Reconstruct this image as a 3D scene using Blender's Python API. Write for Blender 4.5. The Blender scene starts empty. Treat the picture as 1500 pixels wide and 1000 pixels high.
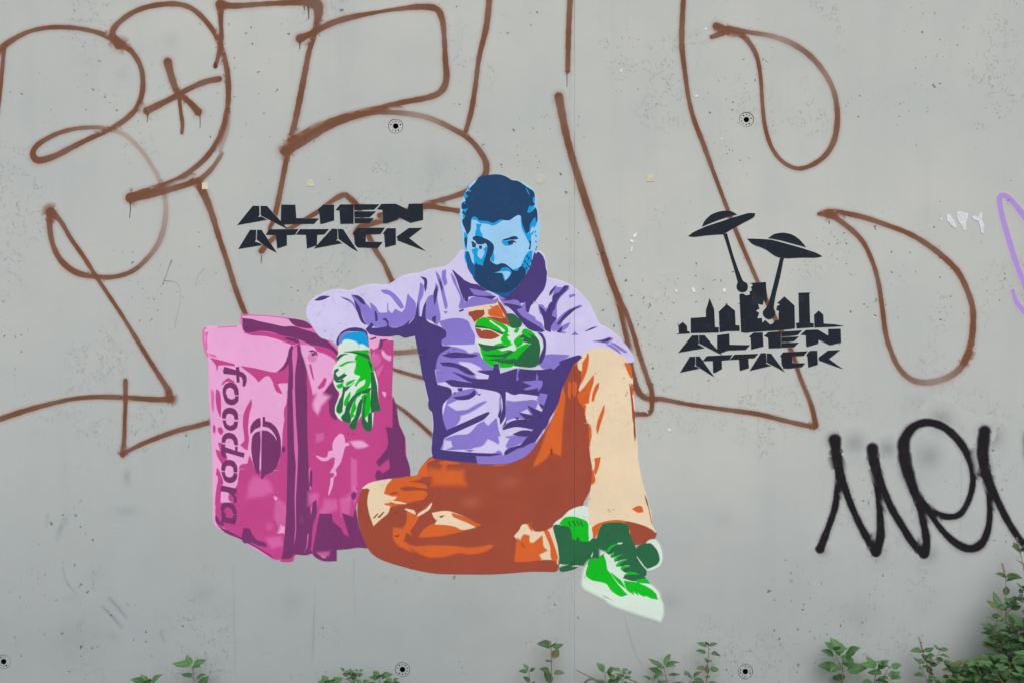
import bpy, bmesh, math, random
import numpy as np
from mathutils import Vector, Matrix
from mathutils.geometry import tessellate_polygon
random.seed(7)
R = math.radians
sc = bpy.context.scene
COL = sc.collection

# ---------------------------------------------------------------- camera, world, sun, exposure
S = 0.0016                 # metres on the wall for one pixel of the 1500 px wide photograph
ZC = 0.88                  # height of the picture centre above the ground
DIST = 2.6
cam_d = bpy.data.cameras.new('camera'); cam = bpy.data.objects.new('camera', cam_d); COL.objects.link(cam)
cam.location = (0, -DIST, ZC); cam.rotation_euler = (R(90), 0, 0)
cam_d.sensor_width = 36; cam_d.lens = 36 * DIST / (1500 * S); cam_d.clip_start = .05; cam_d.clip_end = 400
sc.camera = cam

w = bpy.data.worlds.new('World'); sc.world = w; w.use_nodes = True
nt = w.node_tree; nt.nodes.clear()
wo = nt.nodes.new('ShaderNodeOutputWorld'); bg = nt.nodes.new('ShaderNodeBackground'); sky = nt.nodes.new('ShaderNodeTexSky')
SUN_EL, SUN_AZ = 50, 8     # elevation, and angle to the right of straight behind the camera
sky.sky_type = 'NISHITA'; sky.sun_disc = False; sky.sun_elevation = R(SUN_EL); sky.sun_rotation = R(180 - SUN_AZ)
sky.air_density = 1.0; sky.dust_density = 2.0; sky.ozone_density = 1.5
bg.inputs[1].default_value = 0.12
hs = nt.nodes.new('ShaderNodeHueSaturation'); hs.inputs['Saturation'].default_value = .35      # thin overcast: a nearly white sky
nt.links.new(sky.outputs[0], hs.inputs['Color']); nt.links.new(hs.outputs[0], bg.inputs[0]); nt.links.new(bg.outputs[0], wo.inputs[0])
sd = bpy.data.lights.new('sun', 'SUN'); sd.energy = 1.5; sd.angle = R(60); sd.color = (1, .975, .93)
sun = bpy.data.objects.new('sun', sd); COL.objects.link(sun)
az = R(SUN_AZ); el = R(SUN_EL)
to_sun = Vector((math.sin(az) * math.cos(el), -math.cos(az) * math.cos(el), math.sin(el)))
sun.rotation_euler = to_sun.to_track_quat('Z', 'Y').to_euler(); sun.location = to_sun * 8
vs = sc.view_settings; vs.view_transform = 'Standard'; vs.look = 'None'; vs.gamma = 1; vs.use_curve_mapping = False
vs.exposure = 0.33
sc.cycles.transparent_max_bounces = 40; sc.cycles.max_bounces = 6

GAIN = 1.0                  # how much brighter than its base colour a lit surface of the wall shows
def lin(h):
    out = []
    for k in (0, 2, 4):
        v = int(h[k:k+2], 16) / 255
        out.append((v / 12.92 if v < .04045 else ((v + .055) / 1.055) ** 2.4) / GAIN)
    return (*out, 1)

# ---------------------------------------------------------------- helpers
def link(o, parent=None):
    COL.objects.link(o)
    if parent: o.parent = parent
    return o
def tag(o, label=None, cat=None, group=None, kind=None):
    if label: o['label'] = label
    if cat: o['category'] = cat
    if group: o['group'] = group
    if kind: o['kind'] = kind
    return o
def empty(name, loc=(0, 0, 0)):
    o = bpy.data.objects.new(name, None); o.location = loc; o.empty_display_size = .05
    return link(o)
def mesh_obj(name, verts, faces, mats, parent=None, fmat=None, smooth=False):
    me = bpy.data.meshes.new(name); me.from_pydata(verts, [], faces)
    for m in mats: me.materials.append(m)
    if fmat: me.polygons.foreach_set('material_index', fmat)
    if smooth: me.polygons.foreach_set('use_smooth', [True] * len(faces))
    me.update()
    return link(bpy.data.objects.new(name, me), parent)
def wx(px): return (px - 750) * S
def wz(py): return ZC - (py - 500) * S

def N(t, ty, **kw):
    n = t.nodes.new(ty)
    for k, v in kw.items(): setattr(n, k, v)
    return n
def setin(n, **kw):
    for k, v in kw.items(): n.inputs[k.replace('_', ' ')].default_value = v
def math_n(t, op, a, b=None, c=None, clamp=False):
    n = N(t, 'ShaderNodeMath', operation=op, use_clamp=clamp)
    for i, x in enumerate((a, b, c)):
        if x is None: continue
        if isinstance(x, (int, float)): n.inputs[i].default_value = x
        else: t.links.new(x, n.inputs[i])
    return n.outputs[0]
def sstep(t, x, lo, hi):
    n = N(t, 'ShaderNodeMapRange', interpolation_type='SMOOTHSTEP')
    n.inputs['From Min'].default_value = lo; n.inputs['From Max'].default_value = hi
    t.links.new(x, n.inputs['Value']); return n.outputs[0]
def noise(t, vec, scale, detail=2, rough=.5, dist=0):
    n = N(t, 'ShaderNodeTexNoise'); setin(n, Scale=scale, Detail=detail, Roughness=rough, Distortion=dist)
    t.links.new(vec, n.inputs['Vector']); return n
def mixc(t, fac, a, b, blend='MIX'):
    n = N(t, 'ShaderNodeMix', data_type='RGBA', blend_type=blend)
    if isinstance(fac, (int, float)): n.inputs[0].default_value = fac
    else: t.links.new(fac, n.inputs[0])
    for i, x in ((6, a), (7, b)):
        if isinstance(x, tuple): n.inputs[i].default_value = x
        else: t.links.new(x, n.inputs[i])
    return n.outputs[2]

XJ = wx(841.5)
# relief that the bare concrete and every coat of paint on it share: blow holes, crazed lines, board grain
def relief_group():
    g = bpy.data.node_groups.new('concrete_relief', 'ShaderNodeTree')
    g.interface.new_socket('Pits', in_out='OUTPUT', socket_type='NodeSocketFloat')
    g.interface.new_socket('Height', in_out='OUTPUT', socket_type='NodeSocketFloat')
    g.interface.new_socket('Joint', in_out='OUTPUT', socket_type='NodeSocketFloat')
    go = N(g, 'NodeGroupOutput')
    geo = N(g, 'ShaderNodeNewGeometry')
    flat = N(g, 'ShaderNodeVectorMath', operation='MULTIPLY'); flat.inputs[1].default_value = (1, 0, 1)
    g.links.new(geo.outputs['Position'], flat.inputs[0]); P = flat.outputs[0]
    dn = noise(g, P, 110, 3, .65)
    off = N(g, 'ShaderNodeVectorMath', operation='SCALE'); off.inputs['Scale'].default_value = .020
    g.links.new(dn.outputs['Color'], off.inputs[0])
    pd = N(g, 'ShaderNodeVectorMath', operation='ADD'); g.links.new(P, pd.inputs[0]); g.links.new(off.outputs[0], pd.inputs[1])
    def pits(scale, rad, gate, cl_scale, cl_lo, cl_hi, seed):
        sh = N(g, 'ShaderNodeVectorMath', operation='ADD'); sh.inputs[1].default_value = (seed, 0, seed * 1.7)
        g.links.new(pd.outputs[0], sh.inputs[0])
        v = N(g, 'ShaderNodeTexVoronoi', feature='F1'); v.inputs['Scale'].default_value = scale
        g.links.new(sh.outputs[0], v.inputs['Vector'])
        sx = N(g, 'ShaderNodeSeparateColor'); g.links.new(v.outputs['Color'], sx.inputs[0])
        r = math_n(g, 'MULTIPLY', math_n(g, 'POWER', sx.outputs[0], 3.0), rad)
        on = math_n(g, 'GREATER_THAN', sx.outputs[1], gate)
        cl = sstep(g, noise(g, sh.outputs[0], cl_scale, 2, .6).outputs[0], cl_lo, cl_hi)
        r = math_n(g, 'MULTIPLY', math_n(g, 'MULTIPLY', r, on), cl)
        d = math_n(g, 'SUBTRACT', r, v.outputs['Distance'])
        return sstep(g, d, 0.0, .05)
    a = pits(72, .26, .48, 2.6, .44, .60, 0)
    b = pits(150, .40, .45, 4.0, .52, .66, 3.3)
    c = pits(24, .075, .35, 1.2, .30, .50, 7.1)
    # crazed hairlines in clusters
    cn = noise(g, pd.outputs[0], 26, 4, .62).outputs[0]
    line = math_n(g, 'SUBTRACT', 1, sstep(g, math_n(g, 'ABSOLUTE', math_n(g, 'SUBTRACT', cn, .5)), .0, .007))
    cl = sstep(g, noise(g, P, 3.7, 2, .6).outputs[0], .53, .64)
    brk = sstep(g, noise(g, P, 140, 2, .6).outputs[0], .44, .52)
    line = math_n(g, 'MULTIPLY', math_n(g, 'MULTIPLY', line, cl), brk)
    # rough vertical band beside the joint of the two panels
    sp = N(g, 'ShaderNodeSeparateXYZ'); g.links.new(P, sp.inputs[0])
    dx = math_n(g, 'ABSOLUTE', math_n(g, 'SUBTRACT', sp.outputs[0], XJ - .0085))
    band = math_n(g, 'SUBTRACT', 1, sstep(g, dx, .0025, .0055))
    bl = noise(g, P, 330, 2, .7).outputs[0]
    bspots = math_n(g, 'MULTIPLY', band, sstep(g, bl, .60, .68))
    joint = math_n(g, 'SUBTRACT', 1, sstep(g, math_n(g, 'ABSOLUTE', math_n(g, 'SUBTRACT', sp.outputs[0], XJ)), .0005, .0011))
    allp = math_n(g, 'MAXIMUM', math_n(g, 'MAXIMUM', a, b), math_n(g, 'MAXIMUM', c, math_n(g, 'MULTIPLY', line, .62)))
    allp = math_n(g, 'MAXIMUM', allp, math_n(g, 'MULTIPLY', bspots, .35))
    st = N(g, 'ShaderNodeVectorMath', operation='MULTIPLY'); st.inputs[1].default_value = (1, 1, .12)
    g.links.new(P, st.inputs[0])
    grain = math_n(g, 'ADD', math_n(g, 'MULTIPLY', noise(g, st.outputs[0], 260, 3, .6).outputs[0], .25), math_n(g, 'MULTIPLY', noise(g, P, 500, 2, .6).outputs[0], .35))
    grain = math_n(g, 'ADD', grain, math_n(g, 'MULTIPLY', noise(g, P, 9, 3, .5).outputs[0], 3.0))
    grain = math_n(g, 'ADD', grain, math_n(g, 'MULTIPLY', math_n(g, 'MULTIPLY', band, bl), 3.0))
    h = math_n(g, 'SUBTRACT', grain, math_n(g, 'MULTIPLY', allp, 5))
    g.links.new(allp, go.inputs[0]); g.links.new(h, go.inputs[1]); g.links.new(joint, go.inputs[2])
    return g
RELIEF = relief_group()

def base_mat(name):
    m = bpy.data.materials.new(name); m.use_nodes = True
    t = m.node_tree; return m, t, t.nodes['Principled BSDF']

def concrete_group():
    t = bpy.data.node_groups.new('concrete_colour', 'ShaderNodeTree')
    t.interface.new_socket('Color', in_out='OUTPUT', socket_type='NodeSocketColor')
    out = N(t, 'NodeGroupOutput')
    rg = N(t, 'ShaderNodeGroup'); rg.node_tree = RELIEF
    geo = N(t, 'ShaderNodeNewGeometry'); P = geo.outputs['Position']
    n1 = sstep(t, noise(t, P, 1.1, 4, .55).outputs[0], .3, .7)
    n2 = sstep(t, noise(t, P, 6, 5, .6).outputs[0], .3, .72)
    st = N(t, 'ShaderNodeVectorMath', operation='MULTIPLY'); st.inputs[1].default_value = (1, 1, .07)
    t.links.new(P, st.inputs[0])
    n3 = sstep(t, noise(t, st.outputs[0], 14, 4, .6).outputs[0], .45, .8)
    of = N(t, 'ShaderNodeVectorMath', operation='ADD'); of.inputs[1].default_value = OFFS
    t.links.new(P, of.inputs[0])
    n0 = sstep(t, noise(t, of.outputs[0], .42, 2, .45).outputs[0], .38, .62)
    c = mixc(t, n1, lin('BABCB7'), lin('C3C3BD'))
    c = mixc(t, math_n(t, 'MULTIPLY', math_n(t, 'SUBTRACT', 1, n0), .5), c, lin('A0A7AA'))  # light falloff painted into the concrete: broad mottled tone, darker at the left
    c = mixc(t, math_n(t, 'MULTIPLY', n2, .35), c, lin('A9B1B3'))
    c = mixc(t, math_n(t, 'MULTIPLY', n3, .20), c, lin('A0A6A4'))
    # splash grime deepened with painted light falloff towards the ground, broken up
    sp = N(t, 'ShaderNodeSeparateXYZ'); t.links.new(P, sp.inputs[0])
    grime_shade = math_n(t, 'SUBTRACT', 1, sstep(t, math_n(t, 'ADD', sp.outputs[2], math_n(t, 'MULTIPLY', noise(t, P, 4, 4, .6).outputs[0], .35)), .15, .85))
    c = mixc(t, math_n(t, 'MULTIPLY', grime_shade, .60), c, lin('8C9396'))
    # small grey smudges and speckle
    sm = sstep(t, noise(t, P, 22, 4, .7, .6).outputs[0], .64, .76)
    c = mixc(t, math_n(t, 'MULTIPLY', sm, .14), c, lin('8C9498'))
    spk = sstep(t, noise(t, P, 420, 2, .7).outputs[0], .62, .75)
    c = mixc(t, math_n(t, 'MULTIPLY', spk, .18), c, lin('7E8484'))
    bluish = sstep(t, noise(t, P, 3.1, 3, .6).outputs[0], .60, .74)
    bs = math_n(t, 'MULTIPLY', bluish, sstep(t, noise(t, P, 75, 3, .7).outputs[0], .5, .66))
    c = mixc(t, math_n(t, 'MULTIPLY', bs, .22), c, lin('93A3B5'))
    c = mixc(t, math_n(t, 'MULTIPLY', rg.outputs[0], .72), c, lin('4A4D4C'))
    t.links.new(c, out.inputs[0])
    return t
OFFS = (-13.1345, 3.0958, 10.0007)  # noise offset picked so the painted falloff darkens the left side
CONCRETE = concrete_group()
def wall_mat():
    m, t, p = base_mat('weathered_concrete')
    rg = N(t, 'ShaderNodeGroup'); rg.node_tree = RELIEF
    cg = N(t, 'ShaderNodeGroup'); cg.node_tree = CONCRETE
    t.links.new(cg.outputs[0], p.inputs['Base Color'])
    setin(p, Roughness=.82); p.inputs['Specular IOR Level'].default_value = .25
    b = N(t, 'ShaderNodeBump'); b.inputs['Strength'].default_value = .55; b.inputs['Distance'].default_value = .0006
    t.links.new(rg.outputs[1], b.inputs['Height']); t.links.new(b.outputs[0], p.inputs['Normal'])
    return m
M_WALL = wall_mat()

PAINTS = {}
# a coat of paint: opaque; where its edge thins out it shows the coat or the concrete that lies beneath it
def paint(hexc, noisy=.25, halo=0.0, rough=.6):
    key = (hexc, noisy, halo)
    if key in PAINTS: return PAINTS[key]
    m, t, p = base_mat('spray_paint_' + hexc.lower())
    m['hex'] = hexc
    rg = N(t, 'ShaderNodeGroup'); rg.node_tree = RELIEF
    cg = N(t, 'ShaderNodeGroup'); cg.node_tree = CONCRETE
    geo = N(t, 'ShaderNodeNewGeometry'); P = geo.outputs['Position']
    at = N(t, 'ShaderNodeAttribute', attribute_name='cov')
    ua = N(t, 'ShaderNodeAttribute', attribute_name='under')
    sep = N(t, 'ShaderNodeSeparateXYZ'); t.links.new(at.outputs['Vector'], sep.inputs[0])
    cov, dens = sep.outputs[0], math_n(t, 'POWER', sep.outputs[1], .75)
    base = lin(hexc)
    warm = tuple(min(1, x * 1.18) for x in base[:3]) + (1,)
    n1 = n = sstep(t, noise(t, P, 9, 5, .65).outputs[0], .3, .72)
    c = mixc(t, math_n(t, 'MULTIPLY', n, .55), base, warm)
    n = sstep(t, noise(t, P, 33, 4, .7, .8).outputs[0], .52, .74)
    c = mixc(t, math_n(t, 'MULTIPLY', n, .42), c, tuple(x * .86 + .025 for x in base[:3]) + (1,))
    n = sstep(t, noise(t, P, 380, 2, .7).outputs[0], .58, .74)
    dull = tuple(x * .72 + .03 for x in base[:3]) + (1,)
    c = mixc(t, math_n(t, 'MULTIPLY', n, .20), c, dull)
    # worn specks where the concrete shows through
    wear = sstep(t, noise(t, P, 150, 3, .75).outputs[0], .69, .74)
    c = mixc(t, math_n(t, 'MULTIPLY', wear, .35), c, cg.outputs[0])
    c = mixc(t, math_n(t, 'MULTIPLY', rg.outputs[0], .6), c, tuple(x * .35 for x in base[:3]) + (1,))
    if halo:      # the thin mist at a stroke's edge is warmer than its body
        rim = tuple(min(1, a * b) for a, b in zip(base[:3], (2.5, 1.5, .75))) + (1,)
        c = mixc(t, math_n(t, 'MULTIPLY', math_n(t, 'SUBTRACT', 1, sstep(t, math_n(t, 'MULTIPLY', cov, sep.outputs[1]), .15, .85)), .75), c, rim)
    # what lies underneath
    inv = math_n(t, 'SUBTRACT', 1, ua.outputs['Alpha'], clamp=True)
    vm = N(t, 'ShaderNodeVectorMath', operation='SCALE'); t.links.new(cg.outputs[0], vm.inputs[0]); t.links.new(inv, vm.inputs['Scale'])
    va = N(t, 'ShaderNodeVectorMath', operation='ADD'); t.links.new(vm.outputs[0], va.inputs[0]); 
    vk = N(t, 'ShaderNodeVectorMath', operation='SCALE'); t.links.new(ua.outputs['Color'], vk.inputs[0])
    t.links.new(math_n(t, 'ADD', 1, math_n(t, 'MULTIPLY', n1, .10)), vk.inputs['Scale']); t.links.new(vk.outputs[0], va.inputs[1])
    nn = noise(t, P, 520, 2, .7).outputs[0]
    jit = math_n(t, 'MULTIPLY', math_n(t, 'SUBTRACT', nn, .5), noisy * 2.2)
    edge = math_n(t, 'MULTIPLY', jit, sstep(t, cov, 0, .25))
    core = sstep(t, math_n(t, 'ADD', cov, edge), .08, .92)
    al = math_n(t, 'MULTIPLY', core, dens)
    if halo:
        hz = math_n(t, 'MULTIPLY', sstep(t, math_n(t, 'ADD', cov, math_n(t, 'MULTIPLY', edge, .6)), .0, .5), halo)
        al = math_n(t, 'MAXIMUM', al, math_n(t, 'MULTIPLY', hz, dens))
    if noisy > .2:
        gr = sstep(t, math_n(t, 'ADD', nn, math_n(t, 'MULTIPLY', math_n(t, 'SUBTRACT', dens, .75), 2.5)), .32, .62)
        al = math_n(t, 'MULTIPLY', al, math_n(t, 'ADD', .72, math_n(t, 'MULTIPLY', gr, .28)))
    al = math_n(t, 'MINIMUM', math_n(t, 'MAXIMUM', al, 0), 1)
    c = mixc(t, al, va.outputs[0], c)
    c = mixc(t, math_n(t, 'MULTIPLY', rg.outputs[2], .45), c, tuple(.03 for _ in range(3)) + (1,))
    t.links.new(c, p.inputs['Base Color'])
    setin(p, Roughness=rough); p.inputs['Specular IOR Level'].default_value = .1
    b = N(t, 'ShaderNodeBump'); b.inputs['Strength'].default_value = .4; b.inputs['Distance'].default_value = .0006
    t.links.new(rg.outputs[1], b.inputs['Height']); t.links.new(b.outputs[0], p.inputs['Normal'])
    PAINTS[key] = m
    return m

# ---------------------------------------------------------------- flat paint built as sheets a hair proud of the wall
LAYER = [0]
COATS = []                  # every coat laid so far, to know what lies under the thin edge of the next one
def smst(x, a, b):
    s_ = max(0.0, min(1.0, (x - a) / (b - a))); return s_ * s_ * (3 - 2 * s_)
def under(x, y, upto=None, skip=None):
    A = 0.0; c = [0.0, 0.0, 0.0]
    for e in reversed(COATS if upto is None else COATS[:upto]):
        if x < e['bb'][0] or x > e['bb'][2] or y < e['bb'][1] or y > e['bb'][3]: continue
        if e['k'] == 'poly':
            X, Y, X2, Y2 = e['a']
            m_ = (Y > y) != (Y2 > y)
            if not m_.any(): continue
            if (np.count_nonzero(x < (X2[m_] - X[m_]) * (y - Y[m_]) / (Y2[m_] - Y[m_]) + X[m_]) & 1) == 0: continue
            a = e['dens']
        else:
            D = np.hypot(e['x'] - x, e['y'] - y) / e['w']
            if skip is not None and e is COATS[-1]:
                D = D.copy(); D[max(0, skip - 14):] = 9
            i_ = int(D.argmin()); d_ = D[i_]
            if d_ > 1.5: continue
            a = (1 - smst(d_, .75, 1.5)) * e['d'][i_]
        r = e['rgb']; k = (1 - A) * a
        for q in range(3): c[q] += k * r[q]
        A += k
        if A > .97: break
    return (c[0], c[1], c[2], A)
def nextdepth():
    LAYER[0] += 1
    return -.00008 - LAYER[0] * .000001
def parse(s, n=2):
    out = []; t = (0, 0, 1)
    for w_ in s.split():
        if w_.isalpha(): t = TILES[w_]; continue
        v = [float(x) for x in w_.split(',')]
        q = [t[0] + v[0] * t[2], t[1] + v[1] * t[2]]
        if n == 4: q += [v[2] * t[2], v[3] if len(v) > 3 else 1.0]
        out.append(tuple(q))
    return out
def smooth_closed(p, cosmax=.35):
    n = len(p)
    if n < 4: return p
    tan = []
    for i in range(n):
        a, b, c = Vector(p[i-1]), Vector(p[i]), Vector(p[(i+1) % n])
        u, v = b - a, c - b
        if u.length < 1e-6 or v.length < 1e-6 or u.normalized().dot(v.normalized()) < cosmax: tan.append(None); continue
        tan.append((c - a).normalized())
    out = []
    for i in range(n):
        a, b = Vector(p[i]), Vector(p[(i+1) % n]); L = (b - a).length
        ta = tan[i] * L if tan[i] else (b - a) * .9; tb = tan[(i+1) % n] * L if tan[(i+1) % n] else (b - a) * .9
        k = max(1, min(6, int(L / 2.2)))
        for j in range(k):
            s = j / k
            h = a * (2*s**3 - 3*s*s + 1) + ta * (s**3 - 2*s*s + s) * .8 + b * (-2*s**3 + 3*s*s) + tb * (s**3 - s*s) * .8
            out.append((h.x, h.y))
    return out
class Sheet:
    def __init__(self): self.v = []; self.f = []; self.c = []; self.u = []; self.m = []; self.mats = []
    def mat(self, m):
        if m not in self.mats: self.mats.append(m)
        return self.mats.index(m)
    def add(self, pt, y, cov, dens, un=(0, 0, 0, 0)):
        if cov < .01 and un[3] < .05: y = -.00002
        self.u.append(un)
        self.v.append((wx(pt[0]), y, wz(pt[1]))); self.c.append((cov, dens, 0)); return len(self.v) - 1
    def poly(self, pts, m, soft=1.0, hard=False, dens=1.0):
        y = nextdepth(); mi = self.mat(m)
        if not hard: pts = smooth_closed(pts)
        q = [pts[0]]
        for a in pts[1:]:
            if (a[0]-q[-1][0])**2 + (a[1]-q[-1][1])**2 > .01: q.append(a)
        pts = q; n = len(pts)
        ar = sum(pts[i-1][0] * pts[i][1] - pts[i][0] * pts[i-1][1] for i in range(n))
        if ar < 0: pts = pts[::-1]
        base = len(self.v); uns = []
        for a in pts: self.add(a, y, 1.0, dens)
        for tri in tessellate_polygon([[Vector((a[0], a[1], 0)) for a in pts]]):
            self.f.append((base + tri[0], base + tri[1], base + tri[2])); self.m.append(mi)
        s2 = soft * (1.0 if not hard else .8)
        o = len(self.v)
        for i in range(n):
            a, b, c = Vector(pts[i-1]), Vector(pts[i]), Vector(pts[(i+1) % n])
            u = (b - a).normalized(); v = (c - b).normalized()
            nn = Vector((u.y + v.y, -(u.x + v.x)))
            if nn.length < 1e-3: nn = Vector((u.y, -u.x))
            nn.normalize()
            k = 1 / max(.6, nn.dot(Vector((u.y, -u.x))))
            d = b + nn * s2 * k
            un = under(d.x, d.y); self.u[base + i] = un
            self.add(d, y + .0000004, 0.0, dens, un)
        for i in range(n):
            j = (i + 1) % n
            self.f.append((base + i, base + j, o + j, o + i)); self.m.append(mi)
        X = np.array([a[0] for a in pts]); Y = np.array([a[1] for a in pts])
        COATS.append(dict(k='poly', bb=(X.min(), Y.min(), X.max(), Y.max()), a=(X, Y, np.roll(X, -1), np.roll(Y, -1)), rgb=lin(m['hex'])[:3], dens=dens))
    def blot(self, x, z, r, m, dens, sx=1.0, tight=False):
        def even(r):      # a mist patch stays within one flat tone
            u0 = under(x, z)
            for q in range(24):
                for s_ in (.35, .7, 1.05):
                    u1 = under(x + math.cos(q * .2618) * r * s_ * sx, z + math.sin(q * .2618) * r * s_)
                    if max(abs(a_ - b_) for a_, b_ in zip(u0, u1)) > .015: return False
            return True
        if tight:
            while r > 11 and not even(r): r *= .9
            if r <= 11: return False
        y = nextdepth(); mi = self.mat(m); K = 20; pr = None
        c0 = self.add((x, z), y, .9, dens, under(x, z))
        for s_, cv in ((.25, .62), (.5, .36), (.75, .15), (1, 0)):
            rg_ = []
            for q in range(K):
                a = (x + math.cos(6.28318 * q / K) * r * s_ * sx, z + math.sin(6.28318 * q / K) * r * s_)
                rg_.append(self.add(a, y, cv, dens, under(*a)))
            for q in range(K):
                r_ = (q + 1) % K
                self.f.append((c0, rg_[q], rg_[r_]) if pr is None else (pr[q], rg_[q], rg_[r_], pr[r_])); self.m.append(mi)
            pr = rg_
        return True
    def stroke(self, nodes, m, halo=1.0, caps=True):
        for i in range(1, len(nodes) - 1):
            u = Vector((nodes[i][0] - nodes[i-1][0], nodes[i][1] - nodes[i-1][1])); v = Vector((nodes[i+1][0] - nodes[i][0], nodes[i+1][1] - nodes[i][1]))
            if u.length > 0 and v.length > 0 and u.normalized().dot(v.normalized()) < .25:
                self.stroke(nodes[:i+1], m, halo); self.stroke(nodes[i:], m, halo); return
        y = nextdepth(); LAYER[0] += 5; mi = self.mat(m)
        # catmull-rom through the nodes
        P = nodes; out = []
        for i in range(len(P) - 1):
            p0 = P[max(0, i-1)]; p1 = P[i]; p2 = P[i+1]; p3 = P[min(len(P)-1, i+2)]
            L = math.hypot(p2[0]-p1[0], p2[1]-p1[1]); k = max(2, int(L / 3.0))
            def cut(a, b, c):
                u = Vector((b[0]-a[0], b[1]-a[1])); v = Vector((c[0]-b[0], c[1]-b[1]))
                return u.length > 0 and v.length > 0 and u.normalized().dot(v.normalized()) < .2
            if cut(p0, p1, p2): p0 = p1
            if cut(p1, p2, p3): p3 = p2
            for j in range(k):
                s = j / k
                out.append([.5 * (2*p1[q] + (p2[q]-p0[q])*s + (2*p0[q]-5*p1[q]+4*p2[q]-p3[q])*s*s + (3*p1[q]-p0[q]-3*p2[q]+p3[q])*s**3) for q in range(4)])
        out.append(list(P[-1]))
        n = len(out); prev = None
        X = np.array([a[0] for a in out]); Y = np.array([a[1] for a in out]); Wd = np.array([max(.3, a[2] * .5) for a in out])
        mw = Wd.max() * 1.6
        COATS.append(dict(k='stroke', bb=(X.min() - mw, Y.min() - mw, X.max() + mw, Y.max() + mw), x=X, y=Y, w=Wd, d=np.array([max(.02, min(1, a[3])) for a in out]), rgb=lin(m['hex'])[:3]))
        for i, a in enumerate(out):
            b = out[min(n-1, i+1)]; z = out[max(0, i-1)]
            d = Vector((b[0]-z[0], b[1]-z[1]))
            d = d.normalized() if d.length > 1e-6 else Vector((1, 0))
            nr = Vector((-d.y, d.x))
            w_ = a[2] * .5 * (.97 + .07 * math.sin(i * .13 + X[0]) + .04 * math.sin(i * .9) + random.uniform(-.03, .03)); dn = max(.02, min(1, a[3] * ((.95 + .05 * math.sin(i * .21 + Y[0])) if halo > 1 else 1)))
            h = (1.3 + w_ * .85) * halo
            yy = y - i * .000000012
            offs = [(-(w_ + h), 0), (-w_ * 1.02, .40), (-w_ * .60, 1), (w_ * .60, 1), (w_ * 1.02, .40), (w_ + h, 0)]
            row = [self.add((a[0] + nr.x * o_, a[1] + nr.y * o_), yy, cv, dn, under(a[0] + nr.x * o_, a[1] + nr.y * o_, None, i)) for o_, cv in offs]
            if prev:
                for q in range(5): self.f.append((prev[q], prev[q+1], row[q+1], row[q])); self.m.append(mi)
            prev = row
        if caps:
            for e, a in ((0, out[0]), (1, out[-1])):
                b = out[1] if e == 0 else out[-2]
                th = math.atan2(a[1] - b[1], a[0] - b[0])
                yy = y - (n * .000000012 if e else 0); w_ = a[2] * .5; h = (1.3 + w_ * .85) * halo; dn = max(.02, min(1, a[3]))
                rings = [(w_ * .60, 1), (w_ * 1.02, .40), (w_ + h, 0)]; K = 12
                sk = (n - 1) if e else 0
                c0 = self.add((a[0], a[1]), yy, 1, dn, under(a[0], a[1], None, sk)); pr = None
                for rad, cv in rings:
                    rg_ = []
                    for q in range(K + 1):
                        an = th - math.pi / 2 + math.pi * q / K; pt = (a[0] + math.cos(an) * rad, a[1] + math.sin(an) * rad)
                        rg_.append(self.add(pt, yy, cv, dn, under(pt[0], pt[1], None, sk)))
                    for q in range(K):
                        self.f.append((c0, rg_[q], rg_[q+1]) if pr is None else (pr[q], rg_[q], rg_[q+1], pr[q+1])); self.m.append(mi)
                    pr = rg_
    def build(self, name, parent=None):
        o = mesh_obj(name, self.v, self.f, self.mats, parent, self.m)
        at = o.data.attributes.new('cov', 'FLOAT_VECTOR', 'POINT')
        flat = [x for c in self.c for x in c]; at.data.foreach_set('vector', flat)
        ua = o.data.attributes.new('under', 'FLOAT_COLOR', 'POINT'); ua.data.foreach_set('color', [x for c in self.u for x in c])
        return o
# ---------------------------------------------------------------- traced stencil shapes
# tile letter -> (x0, y0, scale): points are written in the pixels of an enlarged crop of the wall
TILES = dict(A=(650,240,.12), B=(650,340,.12), C=(440,380,.16), E=(620,380,.16), F=(780,400,.12), G=(600,520,.18),
             H=(470,480,.1), I=(470,550,.1), J=(690,430,.08), K=(690,480,.08), L=(510,640,.16), M=(640,690,.16),
             N=(800,500,.14), O=(800,620,.14), P=(800,740,.14), Q=(840,780,.14), R=(290,450,.14), S=(290,570,.14),
             U=(290,690,.14), V=(420,480,.14), W=(420,600,.14), X=(420,690,.14), a=(340,290,.1), b=(480,290,.1),
             c=(980,300,.18), d=(985,400,.09), e=(1105,400,.09), f=(985,470,.09), g=(1105,470,.09), p=(0,0,1),
             q=(0,0,.26), r=(0,220,.26), s=(0,460,.26), t=(300,0,.3), u=(700,0,.26), v=(1000,0,.26),
             h=(1110,280,.26), i=(1110,500,.26), k=(1150,600,.23333))

NAVY='1F4066'; CYAN='0F98D6'; SKYB='96C6EA'; BEARD='175A92'
PD='483A77'; PM='8676C8'; PL='CBC3E8'
TD='9B4937'; TO='D1612C'; TC='E2CDAE'
GD='2A6543'; GB='0DB81F'; GP='CFE0D4'
KD='743468'; KM='BE4487'; KL='E3A2D0'; KX='D46BAA'
BK='2A2F3A'

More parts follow.
